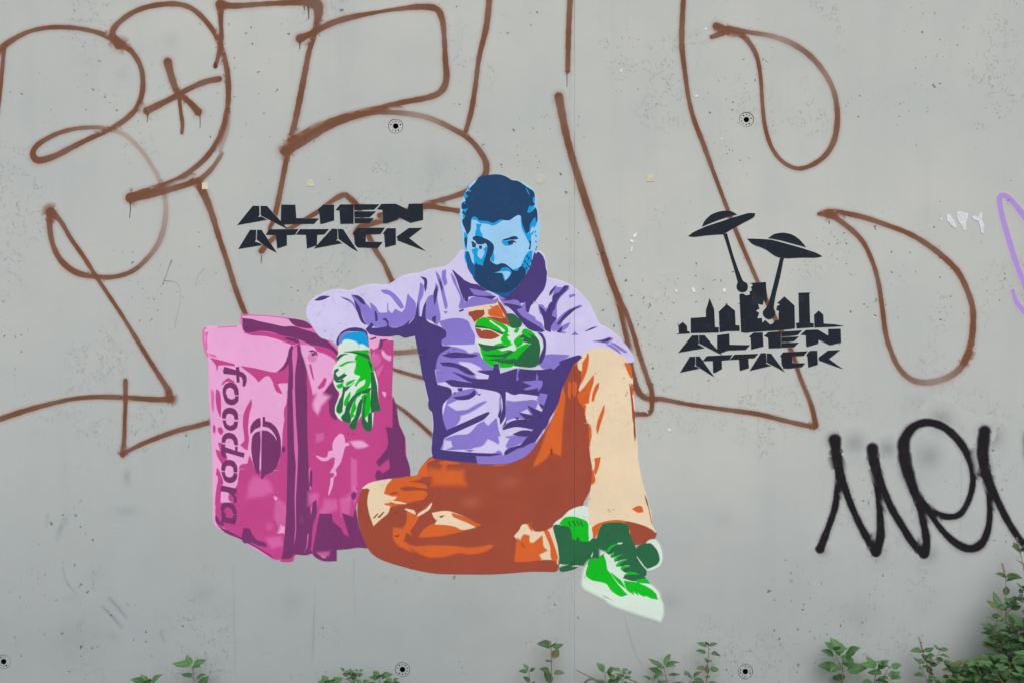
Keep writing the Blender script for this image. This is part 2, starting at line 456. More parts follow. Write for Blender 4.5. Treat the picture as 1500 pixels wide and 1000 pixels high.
def bag():
    yield ('lid','', KX, 'R 462,92 530,90 650,95 800,105 950,125 1100,160 1200,200 1280,290 1400,380 1470,470 1450,560 1300,520 1150,430 1050,380 960,380 940,480 840,670 780,678 560,640 430,610 300,585 130,530 90,470 68,380 62,260 75,225 250,218 460,205', 4)
    yield ('front_panel','', KL, 'R 70,250 110,215 300,225 460,205 600,250 900,330 985,390 960,700 950,1000 S 935,300 930,1000 U 925,300 900,600 860,900 800,905 640,820 460,700 220,580 180,540 170,300 165,0 S 165,700 150,400 125,0 R 128,800 120,530 95,470 75,400', 4)
    yield ('side_panel','', KM, 'R 1065,380 1180,400 1300,470 1430,560 V 520,260 560,300 760,300 870,230 870,150 1000,120 1115,130 1112,300 1100,700 1120,800 1165,1000 W 1175,150 1235,290 1250,500 1290,695 1100,720 960,755 800,800 740,980 X 760,120 720,400 720,560 780,790 520,815 520,930 380,930 270,860 90,870 60,935 -60,940 -70,800 -20,400 -20,0 W -20,500 -25,0 R 930,1000 945,700 960,450', 1)
    yield ('lid','rim', KL, 'R 70,235 150,222 460,205 478,258 640,300 860,320 965,390 945,480 905,590 835,665 780,672 560,640 430,612 300,580 200,545 130,525 95,465 78,380', 1)
    yield ('lid','rim', KL, 'R 465,95 560,92 750,100 940,130 1010,195 920,200 800,190 640,150 470,120', 1)
    yield ('lid','dark_band', KM, 'R 478,262 540,250 700,262 900,300 1050,345 1065,372 1000,390 930,370 830,330 700,300 560,290', 1)
    yield ('lid','dark_band', KD, 'R 465,118 560,128 640,150 780,180 900,205 1000,202 1100,235 1230,275 1330,330 1400,400 1470,475 1450,530 1400,480 1330,425 1230,410 1100,350 1000,320 860,285 760,255 650,245 520,262 475,235 470,170', 1)
    yield ('lid','dark_band', KD, 'R 945,120 1010,125 1110,145 1170,180 1195,215 1150,218 1060,205 1000,180', 1)
    yield ('lid','dark_band', KM, 'R 1190,400 1260,405 1380,440 1460,520 1440,580 1350,520 1240,455 1180,420', 1)
    yield ('lid','dark_band', KD, 'R 900,325 960,320 1050,345 1062,370 1010,362', 1)
    yield ('lid','shade_line', KX, 'R 70,265 105,262 92,320 98,440 90,455 78,400 85,330', 1)
    yield ('lid','shade_line', KX, 'R 110,485 180,500 195,518 150,515', 1)
    # front panel shading
    yield ('front_panel','mid_shade', KM, 'R 135,530 250,560 380,595 380,610 300,600 210,600 200,660 195,610', 1)
    yield ('front_panel','mid_shade', KM, 'R 455,615 600,640 780,680 840,675 930,620 950,560 948,785 850,790 830,800 880,900 820,870 780,760 740,712 700,718 635,775 590,720 500,650', 1)
    yield ('front_panel','mid_shade', KM, 'R 315,738 370,770 385,785 300,770 250,810 265,780', 1)
    yield ('front_panel','mid_shade', KM, 'S 558,108 560,160 535,250 520,400 530,520 515,630 470,600 450,580 490,530 475,380 480,270 510,190', 1)
    yield ('front_panel','mid_shade', KX, 'S 140,0 162,20 165,120 160,230 148,180', 1)
    yield ('front_panel','mid_shade', KM, 'S 195,0 225,30 238,150 235,285 205,200 190,90', 1)
    yield ('front_panel','mid_shade', KM, 'S 215,400 245,398 262,440 245,470 215,440', 1)
    yield ('front_panel','mid_shade', KM, 'S 165,370 180,390 175,460 162,440', 1)
    yield ('front_panel','mid_shade', KM, 'S 215,560 260,570 270,640 300,700 300,740 255,780 205,690 190,630 240,650', 1)
    yield ('front_panel','mid_shade', KM, 'S 200,820 225,860 260,960 255,1000 U 240,60 245,140 235,250 230,440 250,560 190,520 185,300 200,160 215,60 190,20 S 195,900', 1)
    yield ('front_panel','mid_shade', KM, 'S 940,170 938,700 935,1000 U 925,450 895,690 870,900 800,905 650,820 470,705 450,690 S 425,1000 440,800 480,780 520,780 540,695 570,760 620,880 690,930 780,860 850,760 870,650 885,600 890,450 915,280', 1)
    yield ('front_panel','mid_shade', KM, 'U 430,40 410,150 330,230 330,300 400,330 410,560 300,600 230,570 460,700 800,900 870,890 900,600 920,300 930,0 440,-20', 1)
    yield ('front_panel','mid_shade', KM, 'U 195,330 412,322 420,560 460,700 300,600 190,520 185,430', 1)
    yield ('front_panel','light_patch', KX, 'U 600,90 720,130 740,190 660,220 560,230 570,140', 5)
    yield ('front_panel','light_patch', KX, 'U 840,320 920,400 900,560 880,660 850,640 830,460', 4)
    yield ('front_panel','light_patch', KL, 'U 800,262 822,275 822,290 808,288', 1)
    yield ('front_panel','light_patch', KL, 'U 880,590 905,600 890,660 862,640', 3)
    yield ('front_panel','light_patch', KX, 'U 760,720 850,710 860,750 790,770', 4)
    yield ('front_panel','mid_shade', KM, 'U 186,500 205,560 300,600 460,706 640,818 800,912 885,908 870,880 800,880 300,560', 1.6)
    yield ('front_panel','dark_shade', KD, 'R 940,505 945,580 900,640 835,672 890,620 925,560', 1)
    yield ('front_panel','dark_shade', KD, 'U 478,595 540,598 560,650 620,720 700,745 720,785 640,770 560,735 490,745 462,700', 1)
    yield ('front_panel','dark_shade', KD, 'U 210,570 290,610 460,700 800,900 770,890 440,700 300,640', 1)
    yield ('front_panel','dark_shade', KD, 'U 185,450 230,530 235,560 190,520', 1)
    yield ('front_panel','dark_shade', KD, 'S 880,600 900,592 915,620 905,655 880,645', .6)
    # edge strip between the panels
    yield ('corner_strap','', KD, 'R 985,395 1000,440 995,620 1000,800 1000,1000 S 1000,300 1015,600 1035,800 1025,1000 U 1020,300 1025,600 1000,860 960,905 880,910 895,820 925,500 938,0 S 940,700 938,300 945,0 R 940,900 955,650 945,500 960,430', 1)
    yield ('corner_strap','', KX, 'R 1000,430 1040,400 1050,600 1010,1000 995,1000 1000,700 990,500', 1)
    yield ('corner_strap','', KX, 'S 990,0 1015,0 1025,200 1055,420 1045,600 1050,800 1040,1000 U 1035,300 1030,620 1010,860 1000,850 1022,600 1015,300 1025,0 S 1028,800 1010,600 1005,400', .8)
    yield ('corner_strap','', KD, 'R 1040,400 1078,400 1085,470 1125,550 1135,800 1140,1000 S 1140,400 1150,700 1165,900 U 1170,100 1185,350 1215,480 1190,640 1165,780 1195,850 1130,870 1050,865 1000,860 1030,620 1028,300 1045,0 S 1050,600 1030,300 1020,0 R 1020,700 1045,500', 1)
    yield ('corner_strap','edge_line', KX, 'U 1150,660 1165,640 1150,760 1120,830 1110,860 1140,780', .8)
    yield ('corner_strap','edge_line', KX, 'S 1165,820 1180,830 1185,1000 U 1180,150 1200,480 1185,450 1170,150 1160,0', .8)
    # side panel tones
    yield ('side_panel','light_patch', KL, 'R 1085,400 1200,420 1240,470 1330,500 1430,570 1425,700 1360,800 1280,930 1225,980 1200,840 1160,680 1120,540 1095,470', 1.5)
    yield ('side_panel','light_patch', KX, 'R 1160,500 1200,470 1230,510 1235,545 1200,568 1165,550', .8)
    yield ('side_panel','dark_shade', KD, 'R 1160,455 1200,448 1240,470 1252,510 1235,490 1205,462 1175,465', .6)
    yield ('side_panel','dark_shade', KD, 'R 1190,480 1225,478 1222,500 1195,505', .8)
    yield ('side_panel','mid_shade', KM, 'R 1325,735 1345,750 1320,820 1270,850 1255,835 1295,780', .8)
    yield ('side_panel','mid_shade', KM, 'R 1165,600 1180,590 1200,680 1215,760 1195,720', .6)
    yield ('side_panel','dark_shade', KD, 'R 1220,990 1300,920 1370,830 1410,790 1460,800 1460,1000 V 520,800 520,960 480,935 450,880 445,790 430,735 400,730 350,750 310,775', 1)
    yield ('side_panel','light_patch', KL, 'V 325,740 340,720 395,730 330,800 320,850 305,800', 4)
    yield ('side_panel','light_patch', KL, 'V 870,80 960,90 1040,100 1110,125 1010,130 920,150 870,160', .8)
    yield ('side_panel','dark_shade', KD, 'V 870,120 930,98 935,110 880,128', .6)
    yield ('side_panel','dark_shade', KD, 'V 875,155 960,130 1060,125 1000,140 1000,185 975,215 945,190 950,148 890,165', .8)
    yield ('side_panel','light_patch', KL, 'V 870,160 945,155 945,190 900,210 870,215', 2)
    yield ('side_panel','light_patch', KL, 'V 1000,240 1040,290 1080,300 1090,335 1060,325 1015,290', 1.5)
    yield ('side_panel','light_patch', KX, 'V 960,410 1000,400 975,450 955,490 945,480', 1.5)
    yield ('side_panel','light_patch', KL, 'V 1005,670 1030,675 1035,700 1025,715', .8)
    yield ('side_panel','light_patch', KX, 'V 900,290 950,300 960,350 930,380 905,340', 3)
    yield ('side_panel','light_patch', KL, 'W 560,250 590,265 605,320 605,350 650,345 655,360 610,378 585,460 560,540 520,600 490,640 475,640 505,560 510,490 470,490 430,520 370,525 310,480 400,505 435,480 440,440 490,425 485,360 510,300', .8)
    yield ('side_panel','light_patch', KL, 'W 700,345 780,345 820,365 740,375', 3)
    yield ('side_panel','light_patch', KL, 'W 480,615 510,640 515,680 495,700 505,670 490,650 460,650', .8)
    yield ('side_panel','light_patch', KL, 'W 465,715 485,710 475,790 440,885 450,820 460,780', .8)
    yield ('side_panel','light_patch', KX, 'W 330,270 365,265 360,300 330,310', 3)
    yield ('side_panel','light_patch', KX, 'W 690,520 712,530 715,800 705,960 695,900', 2.5)
    yield ('side_panel','light_patch', KX, 'X 420,320 500,320 510,370 460,390 380,440 350,450 400,400', 4)
    yield ('side_panel','light_patch', KX, 'X 590,310 640,290 625,420 600,430', 4)
    yield ('side_panel','light_patch', KX, 'X 255,255 300,260 290,310 255,310', 4)
    yield ('side_panel','dark_shade', KD, 'W 1040,180 1110,190 1115,0 1150,0 1175,150 1235,290 1240,450 1285,600 1290,695 1100,715 955,760 930,680 950,630 980,640 990,670 1080,610 1070,500 965,585 940,540 1000,470 1060,380 1060,280', 1)
    yield ('side_panel','dark_shade', KD, 'V 1112,720 1145,820 1165,1000 1112,1000', 1)
    yield ('side_panel','dark_shade', KD, 'W 680,880 710,860 725,890 705,930 685,925', 1)
    yield ('side_panel','dark_shade', KD, 'X 345,445 470,445 480,520 560,590 600,660 660,690 640,620 585,440 700,480 720,390 760,600 860,800 740,790 650,805 520,815 520,932 380,930 280,865 300,700', 1)
    yield ('side_panel','dark_shade', KD, 'X 275,330 305,300 310,440 270,560 250,800 215,860 230,700 260,500', 1)
    yield ('side_panel','dark_shade', KD, 'W 245,625 265,640 262,800 245,790', .6)
    yield ('side_panel','light_patch', KX, 'X 350,865 420,860 410,905 370,900', 3)
    # upright lettering, one stroke group for each character
    yield ('letter.f','', KD, 'R 265,655 280,620 400,655 398,625 430,620 435,665 470,680 505,720 508,770 490,825 468,820 470,760 455,725 432,718 435,780 408,782 402,705 270,690', .5)
    yield ('letter.o1','', KD, 'R 262,900 262,850 290,800 340,782 390,800 420,850 426,915 385,912 375,860 340,835 300,850 290,905', .5)
    yield ('letter.o1','', KD, 'S 262,50 298,45 310,85 350,105 385,95 395,68 425,70 420,120 385,155 340,160 290,130', .5)
    yield ('letter.o2','', KD, 'S 255,300 258,245 285,205 335,190 385,205 415,250 420,315 385,312 375,270 335,250 300,260 290,302', .5)
    yield ('letter.o2','', KD, 'S 258,322 290,322 300,360 335,380 370,365 380,335 418,335 410,390 380,420 335,428 285,400', .5)
    yield ('letter.d','', KD, 'S 250,552 255,500 285,462 330,452 380,470 412,520 418,580 385,578 370,530 330,508 295,520 285,555', .5)
    yield ('letter.d','', KD, 'S 248,575 285,572 280,600 390,640 392,595 415,598 412,645 488,665 478,710 290,655 292,712 250,690', .5)
    yield ('letter.o3','', KD, 'S 246,845 250,790 285,745 330,735 378,752 408,800 412,865 376,862 365,810 330,792 295,800 282,850', .5)
    yield ('letter.o3','', KD, 'S 246,862 282,862 290,900 330,920 365,905 375,872 412,878 405,930 375,965 330,975 280,950', .5)
    yield ('letter.r','', KD, 'U 240,175 250,145 405,180 400,230 370,235 398,262 408,290 400,322 375,325 378,275 345,240 310,215 240,205', .5)
    yield ('letter.a','', KD, 'U 240,400 250,345 290,325 350,328 385,360 408,440 372,442 355,395 320,372 285,380 270,415 245,405', .5)
    yield ('letter.a','', KD, 'U 242,425 270,415 288,440 292,478 362,490 370,455 408,452 402,500 385,553 252,522 272,548 266,565 235,550 252,480', .5)
    # round emblem
    yield ('emblem','', KD, 'S 650,295 652,385 600,410 552,465 550,400 580,340 620,305', .5)
    yield ('emblem','', KD, 'S 680,285 700,287 702,330 760,345 820,400 855,480 868,560 862,650 850,600 815,490 770,420 720,390 678,385', .5)
    yield ('emblem','', KD, 'S 650,435 655,560 645,700 640,890 610,860 575,740 560,620 572,490 605,450', .5)
    yield ('emblem','', KD, 'S 668,428 730,435 790,480 830,540 865,560 862,680 830,790 770,860 700,895 680,930 662,930 665,700', .5)

def man():
    # trousers first, then jacket, head, gloves and shoes over them
    yield ('trousers','', TD, 'p 633,668 660,672 700,676 735,677 757,668 785,648 802,622 812,602 820,578 828,553 838,535 848,522 857,513 866,530 864,560 862,600 864,640 867,680 868,703 864,717 854,736 850,743 838,744 826,755 816,764 811,768 814,778 817,800 818,831 814,836 800,836 776,836 752,838 720,840 688,840 640,839 615,835 595,830 574,824 554,816 542,806 532,786 526,768 524,750 525,735 528,722 533,713 541,707 553,704 569,702 587,700 600,698 612,695 615,688 622,678', 1)
    yield ('trousers','orange_tone', TO, 'L 770,175 800,195 720,230 715,290 790,310 870,330 1020,340 1020,390 900,400 700,350 640,380 560,400 700,440 730,470 650,460 560,450 480,470 500,480 590,480 690,480 720,520 690,560 640,570 520,600 430,620 380,630 310,615 320,590 380,590 420,560 400,545 320,515 330,450 370,390 480,375 570,358 640,345 655,300 700,240', 1)
    yield ('trousers','orange_tone', TO, 'L 890,200 1020,215 920,235 900,275 850,295 790,290 850,255', 3)
    yield ('trousers','orange_tone', TO, 'L 540,650 620,690 600,730 700,660 765,600 740,650 640,720 620,770 560,860 580,890 530,860 480,1000 420,920 430,830 500,830 530,800 545,750', 1)
    yield ('trousers','orange_tone', TO, 'L 780,800 880,795 950,795 1040,840 1180,815 1000,860 850,890 660,905 700,850', 1.5)
    yield ('trousers','orange_tone', TO, 'L 1310,230 1420,235 1450,240 1350,248', 1.5)
    yield ('trousers','orange_tone', TO, 'L 420,900 500,960 570,1000 X 1500,800 1490,870 1330,830 1180,760 1130,690 1130,600 1200,610', 2)
    yield ('trousers','orange_tone', TO, 'M -60,690 0,690 150,695 300,710 400,700 500,680 430,720 320,742 200,730 60,765 -60,770 -150,740 -220,700', 2)
    yield ('trousers','orange_tone', TO, 'M 0,20 200,30 210,80 0,80', 6)
    yield ('trousers','cream_tone', TC, 'L 135,465 190,425 270,402 395,382 350,430 325,500 320,518 400,545 440,545 400,580 380,590 320,600 330,620 380,632 360,690 300,740 235,800 200,700 182,600 190,520 205,480 180,460', 1)
    yield ('trousers','cream_tone', TC, 'L 385,580 460,590 530,605 440,600', .8)
    yield ('trousers','cream_tone', TC, 'L 520,655 600,670 615,700 570,680', .8)
    yield ('trousers','cream_tone', TC, 'L 765,600 745,650 690,690 635,720 650,695 715,655', .8)
    yield ('trousers','cream_tone', TC, 'L 775,695 850,680 920,680 1000,705 1080,740 1200,800 1150,820 1050,840 980,810 900,795 800,790 820,760 790,730', 1)
    yield ('trousers','orange_tone', TO, 'L 950,700 1050,735 1150,780 1210,800 1170,810 1080,770 970,725', .8)
    yield ('trousers','fold_mark', TD, 'L 835,720 885,712 850,735', .6)
    yield ('trousers','fold_mark', TD, 'L 230,735 270,695 275,700 240,740', .3)
    yield ('trousers','fold_mark', TD, 'L 270,730 325,680 330,685 285,735', .3)
    yield ('trousers','fold_mark', TD, 'L 475,465 540,450 650,465 740,475 740,490 650,478 510,485', .8)
    yield ('trousers','fold_mark', TD, 'L 380,515 430,500 460,508 400,520', .8)
    # shin of the raised leg
    yield ('trouser_leg','', TC, 'p 857,513 873,508 890,507 906,514 916,525 923,536 926,549 927,563 929,598 932,640 934,655 934,669 936,683 940,704 946,724 951,743 953,748 955,768 960,780 957,788 951,792 935,788 900,775 880,768 870,776 866,790 864,780 866,774 861,760 859,750 863,732 866,712 870,698 866,683 864,662 862,641 860,619 857,598 858,590 850,581 848,563 852,549 848,534', 1)
    yield ('trouser_leg','orange_tone', TO, 'N 435,130 440,180 420,300 380,400 330,500 330,580 400,640 410,680 400,780 430,850 460,880 475,960 440,1000 400,1000 350,800 300,600 280,500 200,640 190,800 150,1000 0,1000 0,880 60,790 120,640 160,530 190,400 260,270 330,170 390,95 380,150 330,220 350,290 375,290 370,220', 1)
    yield ('trouser_leg','dark_tone', TD, 'N 250,280 330,240 360,330 360,420 320,560 350,640 390,700 400,780 430,880 440,1000 160,1000 190,820 200,640 205,560 180,480 200,380', 1)
    yield ('trouser_leg','orange_tone', TO, 'N 240,420 255,440 250,590 235,560', .8)
    yield ('trouser_leg','orange_tone', TO, 'N 285,420 310,430 315,500 300,570 285,540', .8)
    yield ('trouser_leg','orange_tone', TO, 'N 495,355 490,420 455,540 440,640 400,640 350,590 335,555 400,480', .8)
    yield ('trouser_leg','orange_tone', TO, 'N 550,430 545,480 510,560 495,620 480,618 490,540 520,460', .6)
    yield ('trouser_leg','orange_tone', TO, 'N 608,665 602,740 570,840 545,930 538,958 530,900 545,820 580,730', .6)
    yield ('trouser_leg','orange_tone', TO, 'N 825,225 880,250 895,380 870,340', .8)
    yield ('trouser_leg','dark_tone', TD, 'N 870,430 890,500 905,600 925,760 940,1000 O 938,120 930,185 918,100 915,0 N 905,800 890,600 880,520', .6)
    yield ('trouser_leg','orange_tone', TO, 'N 890,440 910,470 910,550 898,520', .6)
    yield ('trouser_leg','dark_tone', TD, 'O 1030,740 1055,790 1080,900 P 1110,200 1095,150 1070,20 O 1050,830', .5)
    yield ('trouser_leg','orange_tone', TO, 'O 905,890 960,862 1000,870 1012,920 960,925', .6)
    yield ('trouser_leg','orange_tone', TO, 'O 510,365 565,352 550,440 510,540 500,520 515,430', .6)
    yield ('trouser_leg','orange_tone', TO, 'O 440,150 465,30 470,130 455,200 455,300 470,430 510,590 490,625 465,600 465,480 450,330', .8)
    yield ('trouser_leg','dark_tone', TD, 'O 10,0 440,0 445,200 455,330 475,450 470,600 450,700 400,790 370,870 300,885 230,920 180,980 100,1000 -200,1000 -200,300', 1)
    yield ('trouser_leg','orange_tone', TO, 'O 30,0 160,0 155,100 145,320 90,310 60,250 20,340 0,260 30,120', 2)
    yield ('trouser_leg','orange_tone', TO, 'G 1180,520 1240,440 1220,800 1180,780 1150,740 1110,820 1020,890 1080,760 1130,620', 2)
    yield ('trouser_leg','cream_tone', TC, 'N 335,225 400,110 420,140 375,220 370,300 345,290', .8)
    yield ('trouser_cuff','', TD, 'P 800,158 900,175 1020,210 1100,250 1155,290 1140,330 1080,375 1000,395 930,405 890,340 865,230', 1)
    yield ('trouser_cuff','', TO, 'P 460,260 520,200 620,165 740,150 830,160 780,178 620,185 560,215 540,300 520,310 500,345 470,310', 1)
    # turned-up cuff of the folded leg
    yield ('trouser_cuff.001','', TC, 'M 710,590 760,530 780,490 825,485 860,530 930,545 1000,520 1060,510 1100,640 1112,780 1105,850 1060,810 900,820 715,820 735,700 740,630', 1)
    yield ('trouser_cuff.001','orange_tone', TO, 'M 720,820 735,650 745,620 800,700 775,620 800,580 840,590 840,650 880,660 960,595 970,690 1000,720 920,760 960,810 830,835', 1.2)
    yield ('trouser_cuff.001','orange_tone', TO, 'M 978,530 1010,522 1060,650 1100,780 1090,830 1050,790 1040,680', .8)
    yield ('trouser_cuff.001','orange_tone', TO, 'M 830,480 870,480 910,540 870,540', .8)
    yield ('trouser_cuff.001','fold_mark', TD, 'M 640,830 830,830 940,815 1060,815 1105,850 1095,900 1050,905 800,905 640,915', 1)
    yield ('trouser_cuff.001','fold_mark', TD, 'M 860,490 1000,510 1080,480 1000,530 900,540', 1.5)
    # ---- jacket
    yield ('jacket','', PL, 'p 450,463 450,454 454,444 464,435 480,428 496,425 512,427 530,421 544,418 568,418 584,409 600,403 616,401 629,396 648,393 658,388 670,376 677,368 700,372 780,370 790,369 796,374 799,385 801,408 815,411 828,415 845,426 862,445 872,465 878,476 890,482 903,492 918,508 926,520 928,528 922,530 912,518 900,512 880,508 862,511 850,520 840,532 828,553 820,578 811,603 800,624 785,646 760,668 735,675 700,674 665,669 640,669 633,667 634,640 635,620 633,603 628,585 622,558 618,520 611,491 600,494 585,491 570,491 545,490 538,494 536,488 522,480 508,481 498,488 493,503 485,498 470,493 460,480', 2.2)
    # hood and collar
    yield ('hood','', PD, 'B 1110,240 1150,245 1195,280 1235,350 1245,430 1258,500 1250,600 1220,700 1160,780 1110,850 1060,900 1030,1000 E 960,500 930,460 930,400 860,395 800,380 760,370 700,340 900,200 980,80 990,0', 1)
    yield ('hood','', PD, 'B 115,475 200,560 330,630 430,650 540,715 500,725 430,705 330,690 370,760 500,745 570,745 630,790 590,820 480,810 370,780 300,790 290,860 245,830 225,720 180,620 130,520', 1)
    # left arm mid tones
    mid = ['C 470,325 540,350 620,430 660,480 640,400 690,440 720,490 800,490 800,400 805,470 840,500 870,460 930,490 960,450 985,320 1000,340 1050,400 1060,500 1020,560 960,600 880,620 800,620 700,620 640,600 600,590 560,480 500,390',
           'C 740,285 800,285 860,320 920,390 945,440 920,450 880,400 820,330 760,305',
           'C 370,345 440,365 500,420 560,540 600,600 560,570 520,480 470,400',
           'C 1100,220 1125,240 1120,330 1090,400 1090,540 1060,520 1075,380 1090,300',
           'C 1240,220 1262,260 1250,360 1280,540 1250,600 1200,560 1140,540 1140,420 1180,340 1230,330',
           'C 1240,115 1270,150 1300,230 1320,320 1345,430 1330,455 1310,380 1285,270 1260,190',
           'C 1300,110 1330,100 1330,160 1340,220 1320,240 1300,180',
           'C 1380,130 1410,170 1440,260 1480,340 1500,380 1500,440 1450,440 1470,360 1430,260 1400,200',
           'C 1315,480 1345,478 1330,495',
           'E 150,570 250,545 350,545 410,570 430,620 470,700 465,770 400,775 250,775 190,780 155,740 200,690',
           'E 330,440 370,400 400,395 450,350 560,355 640,375 680,360 690,400 600,420 400,440 340,450',
           'E 430,270 520,290 600,310 640,330 540,330 470,320',
           'E 690,330 760,370 860,380 900,430 930,400 940,480 1000,520 1060,560 1110,640 1040,640 960,560 880,500 800,440 740,420',
           'E 1030,420 1090,420 1120,460 1180,400 1200,280 1170,330 1200,250 1260,260 1330,240 1330,270 1250,350 1220,420 1220,540 1200,660 1130,620 1080,500 1020,500',
           'E 1200,640 1180,650 1200,600 1260,520 1340,460 1440,420 1450,430 1360,480 1280,560 1250,620 1340,580 1320,620 1260,660 1310,670 1250,670',
           'E 1340,330 1380,320 1390,330 1340,350', 'E 1360,690 1390,665 1415,690',
           'F 900,865 970,880 1050,940 1080,985 1000,930',
           'F 950,850 1000,860 1080,910 1150,960 1130,968 1040,910',
           'F 740,830 850,815 940,785 980,800 920,850 850,845',
           'G 220,0 600,0 640,60 700,120 560,130 430,60 260,40 230,100 330,80 470,110 560,200 700,220 550,230 400,200 300,210 230,220 215,120',
           'E 150,850 250,800 380,830 420,860 500,850 560,930 600,980 640,1000 100,1000 120,930',
           'G 300,400 330,330 420,290 600,260 560,310 440,340 300,400 370,440 640,350 620,380 470,470 400,490 430,500 360,580 290,610 270,520',
           'G 270,690 380,650 480,640 560,560 600,540 620,560 700,480 720,600 740,680 700,760 690,790 560,760 460,760 260,770 250,730',
           'G 440,800 540,810 700,770 770,800 780,850 560,840',
           'G 790,370 940,360 1050,370 1020,440 1000,500 960,430 900,460 950,520 860,505 790,530 780,470 ',
           'G 930,220 1080,205 1080,260 1050,290 930,280 1000,240',
           'G 1060,310 1130,340 1140,400 1100,480 1050,380 1040,350',
           'G 790,650 880,600 1080,620 1030,660 930,700 800,760 770,700',
           'G 790,790 840,770 1020,690 980,720 860,790 800,830 750,850',
           'G 1100,0 1300,0 1220,60 1150,120 1080,100 1060,60',
           'G 720,330 740,330 735,480 715,490']
    for m in mid:
        yield ('jacket','mid_fold', PM, m, 1)
    lt = ['G 410,60 500,70 580,110 520,110 430,80', 'G 540,270 620,275 720,310 722,350 710,480 640,560 620,540 650,460 540,490 420,530 430,500 500,470 640,380 640,355 600,330',
          'G 370,430 560,375 640,355 560,380 470,430 380,440', 'G 780,290 850,325 960,355 850,365 790,355',
          'G 640,690 700,720 720,760 660,800 560,780 520,760 600,740', 'G 730,670 800,680 770,740 760,800 750,740',
          'G 290,700 330,700 340,740 280,760', 'G 760,600 860,590 980,600 1080,615 1080,625 900,610 850,640 780,650',
          'J 1170,180 1200,200 1230,330 1240,480 1200,460 1190,320']
    for m in lt:
        yield ('jacket','light_fold', PL, m, 1.5)
    dk = ['C 600,640 650,580 670,600 650,630 780,620 800,600 780,560 750,550 780,538 805,570 810,615 860,628 940,610 1000,560 990,600 1050,530 1075,380 1085,520 1110,530 1130,430 1150,390 1145,540 1180,580 1280,620 1330,660 1330,710 1290,740 1300,790 1380,795 1270,870 1240,960 1240,1000 1115,1000 1080,850 1050,700 960,715 900,695 780,705 640,685',
          'C 130,375 190,340 270,338 220,365 170,378', 'C 380,348 440,370 455,385 420,370',
          'C 475,328 530,335 575,370 600,415 560,400 520,360', 'C 490,370 540,440 570,540 600,600 560,570 530,500',
          'C 680,470 700,500 705,560 690,570', 'C 1100,160 1150,175 1160,220 1145,300 1135,250 1135,195',
          'C 1220,320 1245,240 1255,300 1230,420', 'C 1270,180 1295,230 1300,290 1285,260',
          'C 1390,95 1440,140 1500,200 1500,370 1470,300 1430,180', 'C 1210,530 1240,520 1235,590 1210,560',
          'E 175,875 280,850 400,860 500,875 460,890 330,895 250,895',
          'C 1450,475 1490,455 1495,465 1465,480',
          'E 735,405 800,410 870,425 905,440 850,460 900,520 960,560 1060,620 1110,655 1080,665 980,645 900,570 820,470 770,430',
          'E 1060,430 1090,450 1125,490 1150,420 1170,390 1190,430 1175,520 1220,540 1170,610 1165,665 1115,640 1105,560',
          'E 1170,480 1180,400 1190,330 1250,300 1290,245 1330,240 1310,280 1250,340 1215,400 1200,460',
          'E 1225,590 1300,500 1370,450 1440,425 1400,450 1310,530 1240,600', 'E 1225,665 1270,610 1270,650 1250,670',
          'F 215,230 240,200 290,150 240,240 205,280', 'F 770,832 860,815 940,788 960,800 900,835', 'F 640,712 720,670 790,652 720,685',
          'J 580,120 700,110 780,100 740,120 600,130',
          'G 80,0 215,0 210,220 330,270 340,320 270,400 270,520 300,610 480,530 640,460 650,470 600,520 450,590 270,680 240,740 250,790 350,790 560,800 640,800 540,820 360,830 230,835 190,820 185,700 210,500 155,420 160,300 110,180',
          'G 250,60 340,60 460,100 540,160 470,150 380,100 270,80', 'G 350,135 400,150 520,190 640,195 650,160 550,130 690,120 690,70 725,70 735,150 800,130 870,110 1000,120 1130,110 1250,40 1380,0 1400,20 1330,80 1280,180 1240,270 1210,380 1150,500 1080,610 950,590 860,580 760,605 760,590 800,550 870,525 1000,520 950,520 890,465 1010,490 960,410 1100,470 1050,390 1130,430 1150,400 1140,340 1060,330 900,310 850,320 780,290 780,400 775,500 740,560 735,510 760,420 735,310 640,280 500,260 350,250 290,210 340,200 510,225',
          'G 360,340 480,320 530,280 535,320 480,355 390,360', 'G 390,270 425,265 430,285 400,290', 'G 550,320 580,310 570,325', 'G 355,305 375,298 370,312',
          'G 850,505 890,505 880,518', 'G 840,640 920,610 1000,615 1070,630 1030,655 900,655', 'G 785,770 860,740 970,710 1030,680 980,720 870,760 790,805 770,800',
          'G 445,768 520,772 490,780', 'G 750,590 790,515 780,560', 'G 720,490 750,390 740,520']
    for m in dk:
        yield ('jacket','dark_fold', PD, m, .8)
    lm = ['G 920,215 1060,205 1080,210 1075,250 1045,290 1050,260 960,280 930,275 1000,245', 'G 870,200 880,110 900,105 880,150 885,200',
          'G 1035,140 1045,190 1030,200', 'G 1060,310 1120,320 1130,345 1060,340', 'G 1100,90 1160,30 1250,20 1190,40 1130,90',
          'G 1150,100 1200,60 1220,70 1170,115', 'G 1045,345 1100,370 1140,400 1130,430 1070,380']
    for m in lm:
        yield ('jacket','mid_fold', PM, m, .6)
    yield ('jacket','light_fold', PL, 'J 1200,735 1260,740 1310,830 1320,930 1300,1000 1270,900', .8)
    yield ('jacket','dark_fold', PD, 'J 1220,715 1290,730 1350,820 1370,900 1370,1000 K 1355,480 1310,600 1230,690 1270,500 1330,350 1310,200 1260,130', .8)
    for m in ('p 846,524 838,534 827,554 818,580 809,604 798,625 783,647 770,660 762,652 780,630 795,600 805,570 815,545 830,528', 'p 611,492 618,520 622,558 628,585 633,603 635,620 634,640 633,664 640,668 650,640 645,600 640,560 630,520', 'p 634,657 660,660 700,663 735,664 700,670 665,668 636,668'):
        yield ('jacket','dark_fold', PD, m, .8)
